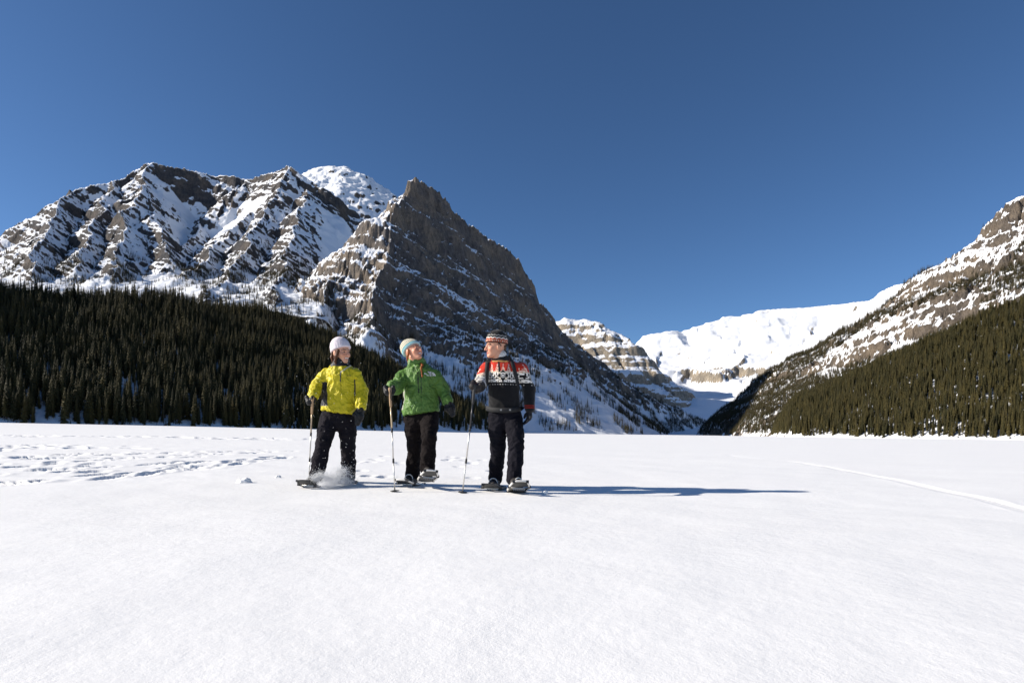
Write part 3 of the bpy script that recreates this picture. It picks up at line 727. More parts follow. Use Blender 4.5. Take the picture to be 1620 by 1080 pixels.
def mat_cloth(name, rough=0.75, weave=900.0, bump=0.25, sheen=0.0, spec=0.3, crease=0.0):
    m, t, b = new_mat(name)
    at = N(t, 'ShaderNodeAttribute', attribute_name='Col'); tc = N(t, 'ShaderNodeTexCoord')
    n = noise_node(t, 25, 4, 0.6, tc.outputs['Object'])
    hs = N(t, 'ShaderNodeHueSaturation'); t.links.new(at.outputs['Color'], hs.inputs['Color'])
    t.links.new(math_node(t, 'ADD', math_node(t, 'MULTIPLY', n.outputs['Fac'], 0.3), 0.85), hs.inputs['Value'])
    t.links.new(hs.outputs[0], b.inputs['Base Color'])
    b.inputs['Roughness'].default_value = rough; b.inputs['Specular IOR Level'].default_value = spec
    b.inputs['Sheen Weight'].default_value = sheen
    n2 = noise_node(t, weave * .25, 3, 0.6, tc.outputs['Object'])
    bp = N(t, 'ShaderNodeBump'); bp.inputs['Strength'].default_value = bump; bp.inputs['Distance'].default_value = 0.004
    t.links.new(n2.outputs['Fac'], bp.inputs['Height'])
    n3 = noise_node(t, 8, 3, 0.5, tc.outputs['Object']); n3.inputs['Distortion'].default_value = 1.2     # creases
    cr = math_node(t, 'ABSOLUTE', math_node(t, 'SUBTRACT', n3.outputs['Fac'], 0.5))
    b2 = N(t, 'ShaderNodeBump'); b2.inputs['Strength'].default_value = crease; b2.inputs['Distance'].default_value = 0.08
    t.links.new(cr, b2.inputs['Height']); t.links.new(bp.outputs[0], b2.inputs['Normal']); t.links.new(b2.outputs[0], b.inputs['Normal'])
    return m
SHELL = mat_cloth('shell_fabric', 0.5, 900, 0.12, crease=0.7)
WOOL = mat_cloth('knitted_wool', 0.95, 500, 0.6, 0.2, 0.1)
TROUSER = mat_cloth('trouser_fabric', 0.85, 700, 0.2, spec=0.1, crease=0.5)
def mat_skin():
    m, t, b = new_mat('skin')
    at = N(t, 'ShaderNodeAttribute', attribute_name='Col'); t.links.new(at.outputs['Color'], b.inputs['Base Color'])
    b.inputs['Roughness'].default_value = 0.5; b.inputs['Subsurface Weight'].default_value = 0.0
    return m
SKIN = mat_skin()
HAIRM = mat_cloth('hair', 0.45, 300, 0.5)
RUBBER = plain('black_rubber', (0.02, 0.02, 0.021), 0.6); METAL = plain('bare_aluminium', (0.62, 0.60, 0.56), 0.35, 0.85, 0.05)
WHITEP = plain('white_frame_paint', (0.72, 0.70, 0.66), 0.4, 0.0, 0.08); DARKP = plain('dark_frame_paint', (0.035, 0.035, 0.033), 0.45)
DECK = plain('grey_deck_sheet', (0.030, 0.030, 0.029), 0.55, 0.0, 0.35, 30); CORK = plain('cork_grip', (0.38, 0.25, 0.14), 0.8, 0.0, 0.25, 120)
STRAPM = plain('black_webbing', (0.012, 0.012, 0.013), 0.8, 0.0, 0.2, 200); BOOTM = plain('boot_leather', (0.035, 0.03, 0.028), 0.6, 0.0, 0.3, 60)
LOGOW = plain('white_embroidery', (0.85, 0.85, 0.85), 0.8, 0, .05); LOGOD = plain('dark_embroidery', (0.04, 0.04, 0.03), 0.8, 0, .05)
ZIPM = plain('zip_tape', (0.05, 0.05, 0.045), 0.6, 0, .1)

def rot_head(yaw, pitch, tilt):
    return Matrix.Rotation(yaw, 3, 'Z') @ Matrix.Rotation(pitch, 3, 'X') @ Matrix.Rotation(tilt, 3, 'Y')
def head_mesh(spec):
    """head in its own frame: face towards -y, centre of the skull at the origin"""
    fem = spec['fem']
    def f(P):
        d = ell_d(P, (0, 0.012, 0.028), (0.076, 0.096, 0.092))
        jaw = 0.052 if fem else 0.060
        d = smin(d, ell_d(P, (0, -0.028, -0.045), (jaw, 0.062, 0.070)), 0.03)
        d = smin(d, ell_d(P, (0, -0.070, -0.098), (0.024 if fem else 0.030, 0.022, 0.018)), 0.025)      # chin
        for s in (-1, 1):
            d = smin(d, ell_d(P, (s * 0.042, -0.060, -0.028), (0.022, 0.022, 0.022)), 0.02)              # cheek
            d = smin(d, ell_d(P, (s * 0.028, -0.081, 0.022), (0.026, 0.010, 0.008)), 0.012)              # brow
            d = -smin(-d, ell_d(P, (s * 0.032, -0.096, 0.002), (0.019, 0.016, 0.011)), 0.010)            # eye socket
            d = smin(d, ell_d(P, (s * 0.031, -0.074, 0.001), (0.014, 0.0125, 0.012)), 0.003)             # eyeball and lids
            d = smin(d, ell_d(P, (s * 0.078, 0.012, -0.012), (0.010, 0.020, 0.032)), 0.006)              # ear
        d = smin(d, cone_d(P, (0, -0.086, 0.012), (0, -0.110, -0.030), 0.008, 0.0125), 0.010)            # nose
        for s in (-1, 1): d = smin(d, ell_d(P, (s * 0.012, -0.096, -0.034), (0.009, 0.009, 0.007)), 0.006)
        d = smin(d, ell_d(P, (0, -0.086, -0.060), (0.024, 0.012, 0.007)), 0.006)
        d = smin(d, ell_d(P, (0, -0.085, -0.072), (0.020, 0.012, 0.007)), 0.006)
        d = -smin(-d, cone_d(P, (-0.024, -0.092, -0.063), (0.024, -0.092, -0.063), 0.0035, 0.0035), 0.003)
        return d
    V, Q = grow(f, (-.105, -.14, -.135), (.105, .125, .14), 0.0032)
    sk = np.array(spec['skin']); C = np.tile(sk, (len(V), 1))
    ax = np.abs(V[:, 0]); fr = V[:, 1] < -0.05
    ch = np.exp(-(((ax - .042) / .022) ** 2 + ((V[:, 2] + .03) / .022) ** 2)) * fr
    C = C * (1 - ch[:, None] * np.array([0.02, .22, .25]))
    nose = np.exp(-((ax / .014) ** 2 + ((V[:, 2] + .03) / .014) ** 2)) * (V[:, 1] < -.095); C *= (1 - nose[:, None] * np.array([0, .15, .15]))
    lip = (ax < .026) & (np.abs(V[:, 2] + .066) < .0125 - .2 * ax) & (V[:, 1] < -.078); C[lip] = sk * np.array([.72, .42, .42])
    if spec.get('smile'):
        C[(ax < .021) & (np.abs(V[:, 2] + .0635) < .0048) & (V[:, 1] < -.074)] = (.8, .77, .72)
    brow = (ax > .014) & (ax < .050) & (np.abs(V[:, 2] - .021 - .06 * (.032 - ax)) < .0040) & (V[:, 1] < -.06); C[brow] = spec['brow']
    e = ((ax - .031) / .0125) ** 2 + ((V[:, 2] - .000) / .0048) ** 2; ey = (e < 1) & (V[:, 1] < -.072); C[ey] = (.20, .13, .10) if spec.get('smile') else (.5, .47, .45)
    C[(((ax - .031) ** 2 + (V[:, 2]) ** 2) < .0048 ** 2) & ey] = (.05, .04, .03)
    lash = (e >= 1) & (e < 1.7) & (V[:, 2] > 0.002) & (V[:, 1] < -.068); C[lash] = np.array(spec['brow']) * .8
    return V, Q, C
def hat_mesh(spec):
    """knitted cap in the head frame; spec['hat'](theta, height, V) gives its colour"""
    sl = spec.get('slouch', (0, 0, 0)); low = spec.get('hat_low', 0.030)
    def f(P):
        d = ell_d(P, (0, 0.012, 0.030), (0.092, 0.110, 0.112))
        d = smin(d, ell_d(P, (sl[0], 0.02 + sl[1], 0.06 + sl[2]), (0.080, 0.088, 0.085)), 0.05)
        # brim plane: lower at the back of the head
        cut = (low + 0.004) - P[..., 2] - 0.42 * (P[..., 1] - 0.0) * spec.get('rake', 1.0)
        d = -smin(-d, -cut, 0.008)
        return d
    V, Q = grow(f, (-.14, -.14, -.09), (.14, .19, .20), 0.0048)
    th = np.arctan2(V[:, 0], V[:, 1]); hgt = V[:, 2] + 0.42 * V[:, 1] * spec.get('rake', 1.0) - low
    n = vnormals(V, Q); rib = np.cos(th * spec.get('ribs', 46))
    V2 = V + n * (0.0022 * rib * (hgt > .004) + 0.003 * np.exp(-((hgt - .012) / .014) ** 2) + .0012 * perlin3(V * 120, 4))[:, None]
    return V2, Q, spec['hat'](th, hgt, V)

def parts_to(V, M, off):
    R = np.array(M); return V @ R.T + np.array(off)

def tube_mesh(pts, rads, n=10, closed=False, cap=True):
    pts = [Vector(p) for p in pts]; V = []; F = []
    m = len(pts); up = Vector((0.13, 0.31, 1)).normalized()
    for i, p in enumerate(pts):
        if closed: tdir = (pts[(i + 1) % m] - pts[i - 1])
        else: tdir = pts[min(i + 1, m - 1)] - pts[max(i - 1, 0)]
        tdir.normalize(); s = tdir.cross(up)
        if s.length < 1e-4: s = tdir.cross(Vector((1, 0, 0)))
        s.normalize(); w = s.cross(tdir)
        r = rads[i] if hasattr(rads, '__len__') else rads
        for k in range(n):
            a = 6.28318 * k / n; V.append(p + s * (r * math.cos(a)) + w * (r * math.sin(a)))
    for i in range(m if closed else m - 1):
        j = (i + 1) % m
        for k in range(n): F.append((i * n + k, i * n + (k + 1) % n, j * n + (k + 1) % n, j * n + k))
    if cap and not closed:
        V.append(pts[0]); V.append(pts[-1]); a, b = len(V) - 2, len(V) - 1
        for k in range(n): F.append((a, (k + 1) % n, k, k)); F.append((b, (m - 1) * n + k, (m - 1) * n + (k + 1) % n, (m - 1) * n + (k + 1) % n))
    return V, F
def build(name, VF, mat, parent=None, smooth=True):
    V, F = VF
    F = [tuple(dict.fromkeys(f)) for f in F]
    me = bpy.data.meshes.new(name); me.from_pydata([tuple(v) for v in V], [], F); me.materials.append(mat)
    for p in me.polygons: p.use_smooth = smooth
    me.update(); o = bpy.data.objects.new(name, me); COL.objects.link(o)
    if parent is not None: o.parent = parent
    return o
def merge(*vfs):
    V = []; F = []
    for v, f in vfs:
        k = len(V); V += list(v); F += [tuple(i + k for i in q) for q in f]
    return V, F
def box_vf(c, s, R=None):
    V = []
    for x in (-1, 1):
        for y in (-1, 1):
            for z in (-1, 1):
                v = Vector((x * s[0] / 2, y * s[1] / 2, z * s[2] / 2)); v = R @ v if R else v; V.append(v + Vector(c))
    return V, [(0, 1, 3, 2), (4, 6, 7, 5), (0, 4, 5, 1), (2, 3, 7, 6), (0, 2, 6, 4), (1, 5, 7, 3)]

def mitten(name, root, wrist, tip, size, col, curl=0.0, thumb=(0, -1, 0), gripping=None):
    """padded mitten: cuff, palm, finger bag bent by curl, thumb leaving the side of the palm"""
    w = np.array(wrist, float); t = np.array(tip, float); ax = (t - w); L = np.linalg.norm(ax); ax /= L
    th = np.array(thumb, float); th -= ax * (th @ ax); th /= np.linalg.norm(th)
    nrm = np.cross(ax, th)
    g = gripping
    def f(P):
        d = cone_d(P, w - ax * .015, w + ax * .03, .040 * size, .043 * size)
        mid = w + ax * L * .55; end = w + ax * L * (.95 - .25 * curl) + nrm * (L * .55 * curl)
        d = smin(d, cone_d(P, w + ax * .02, mid, .040 * size, .046 * size, .72, nrm), .02)
        d = smin(d, cone_d(P, mid, end, .046 * size, .030 * size, .75, nrm), .02)
        if curl > .3: d = smin(d, cone_d(P, end, end + nrm * .03 * size - ax * .045 * size, .032 * size, .024 * size), .015)
        tb = w + ax * L * .28 + th * .030 * size
        d = smin(d, cone_d(P, tb, tb + ax * L * .24 + th * .030 * size + nrm * .02 * curl, .020 * size, .016 * size), .012)
        return d
    pts = np.array([w - ax * .12, t + ax * .06, w + th * .12, t + nrm * .1, w - th * .09, w - nrm * .09, t - nrm * .08, t + th * .08])
    V, Q = grow(f, pts.min(0) - .06, pts.max(0) + .06, 0.0065)
    V = folds(V, Q, .004, 14, 8)
    return mesh_np(name, V, Q, SHELL, root, color=np.tile(col, (len(V), 1)))
def glove(name, root, wrist, ax, palm_n, size, col):
    """five-fingered glove hanging relaxed"""
    w = np.array(wrist, float); ax = np.array(ax, float); ax /= np.linalg.norm(ax); pn = np.array(palm_n, float); pn -= ax * (pn @ ax); pn /= np.linalg.norm(pn)
    sd = np.cross(pn, ax)
    def f(P):
        d = cone_d(P, w - ax * .03, w + ax * .01, .038 * size, .036 * size)
        d = smin(d, cone_d(P, w, w + ax * .085 * size, .034 * size, .042 * size, .6, pn), .02)
        for k, (o, L) in enumerate(((-.030, .062), (-.010, .076), (.011, .070), (.030, .054))):
            a = w + ax * .088 * size + sd * o * size; b = a + (ax * .55 + pn * .22 + sd * o * .8) * L * size; c = b + (ax * .42 + pn * .42) * L * size
            d = smin(d, cone_d(P, a, b, .0135 * size, .0125 * size), .006); d = smin(d, cone_d(P, b, c, .0125 * size, .0105 * size), .004)
        a = w + ax * .035 * size - sd * .034 * size; b = a + (ax * .6 - sd * .55 + pn * .3) * .045 * size; c = b + (ax * .8 + pn * .3) * .035 * size
        d = smin(d, cone_d(P, a, b, .017 * size, .015 * size), .008); d = smin(d, cone_d(P, b, c, .015 * size, .012 * size), .004)
        return d
    lo = np.minimum(w - .1, w + ax * .22 * size - .1); hi = np.maximum(w + .1, w + ax * .22 * size + .1)
    V, Q = grow(f, lo, hi, 0.005)
    return mesh_np(name, V, Q, SHELL, root, color=np.tile(col, (len(V), 1)))

def clothe(root, name, fn, lo, hi, h, mat, colfn, amp, scale, seed, stretch=(1, 1, 1)):
    V, Q = grow(fn, lo, hi, h); V0 = V
    V = folds(V, Q, amp, scale, seed, stretch) if amp else V
    return mesh_np(name, V, Q, mat, root, color=colfn(V0)), V, Q

def boot(root, ankle, heading, size=1.0, pitch=0.0, col=BOOTM):
    """boot with shaft, heel, instep and toe along heading (radians, 0 = towards -y)"""
    a = np.array(ankle, float); fw = np.array((math.sin(heading) * math.cos(pitch), -math.cos(heading) * math.cos(pitch), math.sin(pitch)))
    up = np.array((0, 0, 1.0)); up = up - fw * (up @ fw); up /= np.linalg.norm(up)
    def f(P):
        d = cone_d(P, a + up * .10, a - up * .01, .056 * size, .052 * size)
        heel = a - up * .062 - fw * .045; ball = a - up * .070 + fw * .095; toe = a - up * .068 + fw * .165
        d = smin(d, cone_d(P, heel, ball, .040 * size, .044 * size), .03); d = smin(d, cone_d(P, ball, toe, .044 * size, .034 * size), .02)
        d = smin(d, cone_d(P, a - up * .01, ball + up * .012, .046 * size, .036 * size), .03)
        sole = -((P - (a - up * .100)) @ up); d = np.maximum(d, sole)
        return d
    lo = a - .24; hi = a + .24
    V, Q = grow(f, lo, hi, 0.0075)
    return build_np('boot', V, Q, col, root)
def build_np(name, V, Q, mat, root): return mesh_np(name, V, Q, mat, root)

# ------------------------------------------------------------------ equipment
def snowshoe(pos, heading, pitch, frame_mat, label, roll=0.0, size=1.0):
    """snowshoe, its boot binding over the origin: bent tube frame, deck, binding with straps, toe crampon, heel bar. x across, -y forward"""
    e = bpy.data.objects.new('snowshoe', None); COL.objects.link(e); tag(e, label, 'snowshoe', 'snowshoes worn by the hikers')
    e.rotation_euler = (Matrix.Rotation(heading, 4, 'Z') @ Matrix.Rotation(-pitch, 4, 'X') @ Matrix.Rotation(roll, 4, 'Y')).to_euler(); e.location = pos; e.scale = (size,) * 3
    half = [(0.0, -.300, .052), (.050, -.299, .051), (.070, -.285, .046), (.088, -.235, .030), (.106, -.165, .010), (.110, -.10, .001), (.110, .0, 0), (.104, .12, 0), (.086, .22, 0), (.055, .295, .004), (.022, .335, .008), (0, .342, .010)]
    loop = half + [(-x, y, z) for x, y, z in reversed(half[1:-1])]
    P = []
    for i in range(len(loop)):
        a, b = Vector(loop[i]), Vector(loop[(i + 1) % len(loop)]); P += [a * .75 + b * .25, a * .25 + b * .75]
    build('frame', tube_mesh(P, 0.0105, 8, True), frame_mat, e)
    V = []; F = []; st = [i for i in range(len(half))]
    for x, y, z in half: V += [Vector((x * .94, y * .965, z + .002)), Vector((-x * .94, y * .965, z + .002)), Vector((x * .94, y * .965, z - .004)), Vector((-x * .94, y * .965, z - .004))]
    for i in range(len(half) - 1):
        a, b = 4 * i, 4 * i + 4
        if i == 4: continue                      # toe hole in front of the binding
        F += [(a, a + 1, b + 1, b), (a + 2, b + 2, b + 3, a + 3)]
    build('deck', (V, F), DECK, e, False)
    for x, y, z in ((.071, -.284, .046), (.107, -.150, .007), (.095, .17, 0)):
        for sgn in (-1, 1): build('frame_clip', box_vf((sgn * x, y, z), (.030, .040, .028)), RUBBER, e, False)
    b = build('binding', merge(box_vf((0, .0, .020), (.094, .19, .010)), box_vf((.050, -.03, .040), (.006, .12, .045)), box_vf((-.050, -.03, .040), (.006, .12, .045)), box_vf((0, -.100, .036), (.098, .008, .040))), RUBBER, e, False)
    for y, h in ((-.075, .082), (-.02, .100), (.075, .075)):
        arc = [Vector((.050 * math.cos(a), y + .012 * math.sin(a * 2), .030 + h * math.sin(a) ** .8 if 0 < a < 3.14 else .03)) for a in [math.pi * k / 10 for k in range(11)]]
        build('strap', tube_mesh(arc, 0.0065, 6), WHITEP if h < .09 else STRAPM, b)
    build('strap', tube_mesh([(-.048, .08, .05), (-.04, .125, .075), (0, .14, .085), (.04, .125, .075), (.048, .08, .05)], .006, 6), STRAPM, b)
    V = []; F = []
    for k in range(6):
        x = -.055 + .022 * k; i = len(V); V += [Vector((x - .010, -.105, -.006)), Vector((x + .010, -.105, -.006)), Vector((x, -.115, -.040)), Vector((x, -.100, -.008))]; F += [(i, i + 1, i + 2), (i + 1, i + 3, i + 2), (i + 3, i, i + 2)]
    build('crampon', merge((V, F), box_vf((0, -.103, -.006), (.14, .016, .006))), METAL, e, False)
    build('cross_bar', tube_mesh([(-.109, -.085, .004), (.109, -.085, .004)], .007, 6), METAL, e)
    build('heel_plate', merge(box_vf((0, .12, .010), (.075, .07, .008)), box_vf((0, .20, .007), (.05, .05, .005))), METAL, e, False)
    return e
def pole(top, tip, label, shaft_col, grip_mat):
    """trekking pole: foam or cork grip, wrist strap, three telescoping tubes with lock collars, basket and steel tip"""
    T, B = Vector(top), Vector(tip); L = (B - T).length; ax = (B - T).normalized()
    e = bpy.data.objects.new('trekking_pole', None); COL.objects.link(e); e.location = B
    e.rotation_euler = (-ax).to_track_quat('Z', 'Y').to_euler(); tag(e, label, 'trekking pole', 'trekking poles held by the hikers')
    m1 = plain('pole_shaft', shaft_col, .35, .4, .05)
    g = build('grip', tube_mesh([(0, 0, L + .03), (0, 0, L + .02), (0, 0, L - .01), (0, .002, L - .05), (0, 0, L - .09), (0, 0, L - .17), (0, 0, L - .19)], [.012, .019, .018, .015, .016, .014, .010], 10), grip_mat, e)
    build('wrist_strap', tube_mesh([(0, .014, L), (.03, .03, L - .03), (.035, .035, L - .09), (.01, .03, L - .12), (-.005, .016, L - .02)], .004, 6), STRAPM, g)
    z1, z2 = L * .62, L * .33
    build('upper_shaft', tube_mesh([(0, 0, L - .17), (0, 0, z1)], .0088, 10), m1, e)
    build('middle_shaft', tube_mesh([(0, 0, z1), (0, 0, z2)], .0078, 10), METAL, e)
    build('lower_shaft', tube_mesh([(0, 0, z2), (0, 0, .05)], .0068, 10), METAL, e)
    for z in (z1, z2): build('lock_collar', tube_mesh([(0, 0, z + .02), (0, 0, z - .025)], .0115, 10), RUBBER, e)
    V = [Vector((0, 0, .064))]; F = []; n = 18
    for k in range(n):
        a = 6.2832 * k / n; r = .050 if k % 3 else .043; V += [Vector((r * math.cos(a), r * math.sin(a), .055)), Vector((r * math.cos(a), r * math.sin(a), .049))]
    V.append(Vector((0, 0, .045)))
    for k in range(n):
        a, b = 1 + 2 * k, 1 + 2 * ((k + 1) % n); F += [(0, a, b), (a, a + 1, b + 1, b), (2 * n + 1, b + 1, a + 1)]
    build('basket', (V, F), RUBBER, e, False)
    build('tip', tube_mesh([(0, 0, .06), (0, 0, .02), (0, 0, 0)], [.007, .005, .002], 8), METAL, e)
    return e
# ------------------------------------------------------------------ the three snowshoers
def proj(V, root):
    W = V + np.array(root); u = FPX * W[:, 0] / W[:, 1]; v = -FPX * (W[:, 2] - CAM_H) / W[:, 1]
    return CX + u * math.cos(ROLL) - v * math.sin(ROLL), CY + u * math.sin(ROLL) + v * math.cos(ROLL)
def lin(r, g, b): return np.array([((c / 255 + .055) / 1.055) ** 2.4 if c > 10 else c / 255 / 12.92 for c in (r, g, b)])

def person(spec):
    Y0 = spec['Y0']; X0 = unproj(spec['px0'], 700, Y0)[0]; root = np.array((X0, Y0, 0.0))
    def J(px, py, dy=0.0): return np.array(unproj(px, py, Y0 + dy)) - root
    j = {k: J(*v) for k, v in spec['J'].items()}
    hs = spec.get('head_scale', 1.1); M = rot_head(*spec['head_rot']) * hs
    hv, hq, hc = head_mesh(spec); hv = parts_to(hv, M, j['head'])
    lean = j['neck'] - j['pelvis']
    # the body under the clothes, head and all
    def fb(P):
        d = cone_d(P, j['pelvis'], j['chest'], .13, .13, .7, (0, 1, 0)); d = smin(d, cone_d(P, j['chest'], j['neck'], .11, .06, .8, (0, 1, 0)), .05)
        d = smin(d, cone_d(P, j['neck'] - np.array((0, 0, .05)), j['head'] + np.array(M @ Vector((0, .015, -.06))), .062 if spec['fem'] else .070, .056 if spec['fem'] else .064), .02)
        for s in 'LR':
            d = smin(d, chain(P, [(*j['sh' + s], .05), (*j['el' + s], .042), (*j['wr' + s], .032)]), .03)
            d = smin(d, chain(P, [(*j['hip' + s], .075), (*j['kn' + s], .055), (*j['an' + s], .042)]), .03)
        return d
    allp = np.array([j[k] for k in j]); lo, hi = allp.min(0) - .16, allp.max(0) + .16
    bv, bq = grow(fb, lo, hi, 0.013)
    V = np.vstack([bv, hv]); Q = np.vstack([bq, hq + len(bv)]); C = np.vstack([np.tile(spec['skin'], (len(bv), 1)), hc])
    body = mesh_np('person', V, Q, SKIN, color=C); body.location = root
    tag(body, spec['label'], 'person', 'snowshoers on the lake')
    # knitted hat
    tv, tq, tc = hat_mesh(spec); tv = parts_to(tv, M, j['head']); mesh_np('hat', tv, tq, WOOL, body, color=tc)
    # trousers
    tr = spec['trouser']
    def ft(P):
        d = None
        for s in 'LR':
            r = tr['r']
            kn, an = j['kn' + s], j['an' + s]
            c = chain(P, [(*j['hip' + s], r[0]), (*(j['hip' + s] * .45 + kn * .55), r[1]), (*kn, r[2]), (*(kn * .45 + an * .55), r[3]), (*an, r[4])], .03)
            d = c if d is None else smin(d, c, .025)
        d = smin(d, cone_d(P, j['pelvis'] + np.array((0, 0, .10)), (j['hipL'] + j['hipR']) / 2, .150, .150, .68, (0, 1, 0)), .05)
        return d
    pts = np.array([j[k] for k in ('pelvis', 'hipL', 'hipR', 'knL', 'knR', 'anL', 'anR')])
    clothe(body, 'trousers', ft, pts.min(0) - .22, pts.max(0) + .26, .0095, TROUSER, lambda V: np.tile(tr['col'], (len(V), 1)) * (1 + .25 * perlin3(V * 6, 3))[:, None], .014, 7.5, 5, (1, 1, 1.1))
    # jacket or sweater
    jk = spec['jacket']; hemz = j['hem'][2]
    def fj(P):
        ch = j['chest'] + np.array((0, 0, .02))
        d = cone_d(P, ch, (j['hem'] * .92 + ch * .08), jk['rc'], jk['rh'], jk['flat'], (0, 1, 0))
        d = smin(d, cone_d(P, j['shL'] + np.array((.02, 0, -.01)), j['shR'] + np.array((-.02, 0, -.01)), .066, .066, .95, (0, 1, 0)), .06)
        d = smin(d, cone_d(P, ch, j['neck'] - np.array((0, 0, .01)), .125, .085), .08)
        tilt = (P[..., 0] - j['hem'][0]) * jk.get('hemtilt', 0)
        d = -smin(-d, -((hemz + tilt) - P[..., 2]), .012)
        for s in 'LR':
            r = jk['arm']; d = smin(d, chain(P, [(*j['sh' + s], r[0]), (*j['el' + s], r[1]), (*j['wr' + s], r[2])], .03), .035)
        d = smin(d, cone_d(P, j['neck'] - np.array((0, 0, .03)), j['neck'] + np.array(jk['collar_dir']), .072, jk['collar_r']), .02)
        return d
    pts = np.array([j[k] for k in ('neck', 'shL', 'shR', 'elL', 'elR', 'wrL', 'wrR', 'hem')])
    spread = np.array((.14, .26, .17))
    lo = pts.min(0) - spread; hi = pts.max(0) + spread
    lo[0] = min(lo[0], j['hem'][0] - .3); hi[0] = max(hi[0], j['hem'][0] + .3)
    def col(V): return jk['col'](V, *proj(V, root), j)
    clothe(body, jk['name'], fj, lo, hi, jk.get('h', .0075), jk['mat'], col, jk['amp'], jk['fs'], 9, (1, 1, .75))
    def surf(px, py, off=0.004, y0=-.6, y1=.3):
        """point of the garment seen at a pixel, plus outward normal"""
        lo_ = None
        ys = np.linspace(y0, y1, 400); P = np.array([J(px, py, y) for y in ys]); d = fj(P)
        i = int(np.argmax(d < 0.002)) if (d < .002).any() else int(np.argmin(d)); p = P[i]
        e = 1e-3; g = np.array([fj((p + np.eye(3)[k] * e)[None])[0] - fj((p - np.eye(3)[k] * e)[None])[0] for k in range(3)]); g /= np.linalg.norm(g) + 1e-9
        return p + g * off, g
    return body, j, J, root, surf
def ribbon(name, frames, width, thick, mat, parent):
    V = []; F = []; m = len(frames)
    for i, (p, n) in enumerate(frames):
        t = frames[min(i + 1, m - 1)][0] - frames[max(i - 1, 0)][0]; t = t / (np.linalg.norm(t) + 1e-9); w = np.cross(t, n); w /= np.linalg.norm(w) + 1e-9
        for a, b in ((-1, 0), (1, 0), (1, 1), (-1, 1)): V.append(Vector(p + w * a * width / 2 + n * (b * thick - thick * .4)))
    for i in range(m - 1):
        for k in range(4): F.append((4 * i + k, 4 * i + (k + 1) % 4, 4 * i + 4 + (k + 1) % 4, 4 * i + 4 + k))
    F += [(0, 3, 2, 1), (4 * m - 4, 4 * m - 3, 4 * m - 2, 4 * m - 1)]
    return build(name, (V, F), mat, parent)
def path_on(surf, pix, n=14, off=.004, **kw):
    pix = np.array(pix, float); s = np.linspace(0, len(pix) - 1, n)
    return [surf(np.interp(k, range(len(pix)), pix[:, 0]), np.interp(k, range(len(pix)), pix[:, 1]), off, **kw) for k in s]
def hair_locks(name, parent, strands, col, rad):
    def f(P):
        d = None
        for st in strands:
            c = chain(P, [(*p, rad * q) for p, q in zip(st, np.linspace(1, .55, len(st)))], .01); d = c if d is None else smin(d, c, .008)
        return d
    A = np.array([p for st in strands for p in st]); V, Q = grow(f, A.min(0) - .04, A.max(0) + .04, .005)
    n = vnormals(V, Q); V = V + n * (.003 * perlin3(V * np.array((160, 160, 25)), 3))[:, None]
    c = np.tile(col, (len(V), 1)) * (1 + .5 * perlin3(V * np.array((90, 90, 14)), 6))[:, None]
    return mesh_np(name, V, Q, HAIRM, parent, color=np.clip(c, 0, 1))

# ---- the woman in yellow
Yc = np.array((0.55, 0.46, 0.012))
def col_yellow(V, px, py, j):
    C = np.tile(Yc, (len(V), 1)); dark = np.array((.025, .024, .028))
    side = (px > 509) & (px < 517 + .06 * (py - 600)) & (py > 604) & (py < 642) & (V[:, 1] > -.16) & (V[:, 0] < j['hem'][0] - .10); C[side] = dark
    C[(px > 560.3) & (px < 562.2) & (py > 600) & (py < 640)] = dark
    C[(np.abs(px - 538.8) < .9) & (py > 586) & (py < 603) & (V[:, 1] < -.05)] = dark
    C[(np.abs(px - 539.5) < .5) & (py > 603) & (py < 626) & (V[:, 1] < -.05)] *= .55
    C[(py < 579.5) & (np.abs(V[:, 0] - j['neck'][0]) < .115)] = (.02, .02, .024)
    C[(np.abs((py - 589) + .62 * (px - 538)) < 1.1) & (px > 538) & (px < 557) & (V[:, 1] < .02)] = (.55, .52, .40)
    return C
def hat_pink(th, h, V):
    C = np.tile((.80, .745, .77), (len(V), 1)); C *= (0.90 + .10 * np.cos(th * 46))[:, None]
    pk = sstep(.2, .9, np.sin(h * 300)); C = C * (1 - .10 * pk[:, None] * np.array((0, 1, .5))); return np.clip(C, 0, .9)
w1 = dict(Y0=6.9, px0=538, fem=True, smile=True, skin=lin(222, 165, 135) * .85, brow=lin(95, 62, 42),
          label='smiling person in a yellow green jacket and pale knitted hat holding a pole',
          head_rot=(math.radians(57), math.radians(4), math.radians(-3)), head_scale=1.13, hat=hat_pink, hat_low=.020, slouch=(0, .012, .012), ribs=34,
          J=dict(head=(540, 557, -.02), neck=(540, 580, .02), chest=(539, 600, .0), pelvis=(536, 660, .02), hem=(537, 652, 0),
                 shL=(515, 593, .0), elL=(501, 612, -.05), wrL=(496, 626, -.20), shR=(562, 593, .0), elR=(572, 617, .02), wrR=(571, 643, -.10),
                 hipL=(521, 661, .0), knL=(511, 703, -.14), anL=(502, 748, -.22), hipR=(549, 661, .02), knR=(551, 706, .06), anR=(551, 752, .22)),
          trouser=dict(col=np.array((.012, .0105, .014)), r=(.100, .094, .080, .080, .084)),
          jacket=dict(name='jacket', rc=.180, rh=.212, flat=.68, arm=(.072, .068, .060), collar_dir=(.0, -.01, .035), collar_r=.088, mat=SHELL, col=col_yellow, amp=.016, fs=8.0, hemtilt=-.12))
b1, j1, J1, root1, surf1 = person(w1)
mitten('mitten', b1, j1['wrL'], J1(493, 639, -.24), 1.12, (.012, .012, .013), .55, (0.4, -1, .2))
mitten('mitten', b1, j1['wrR'], J1(566, 671, -.16), 1.10, (.012, .012, .013), .15, (-1, -.5, 0))
hd = j1['head']; Mh = rot_head(*w1['head_rot']) * 1.13
hl = lambda x, y, z: np.array(Mh @ Vector((x, y, z))) + hd
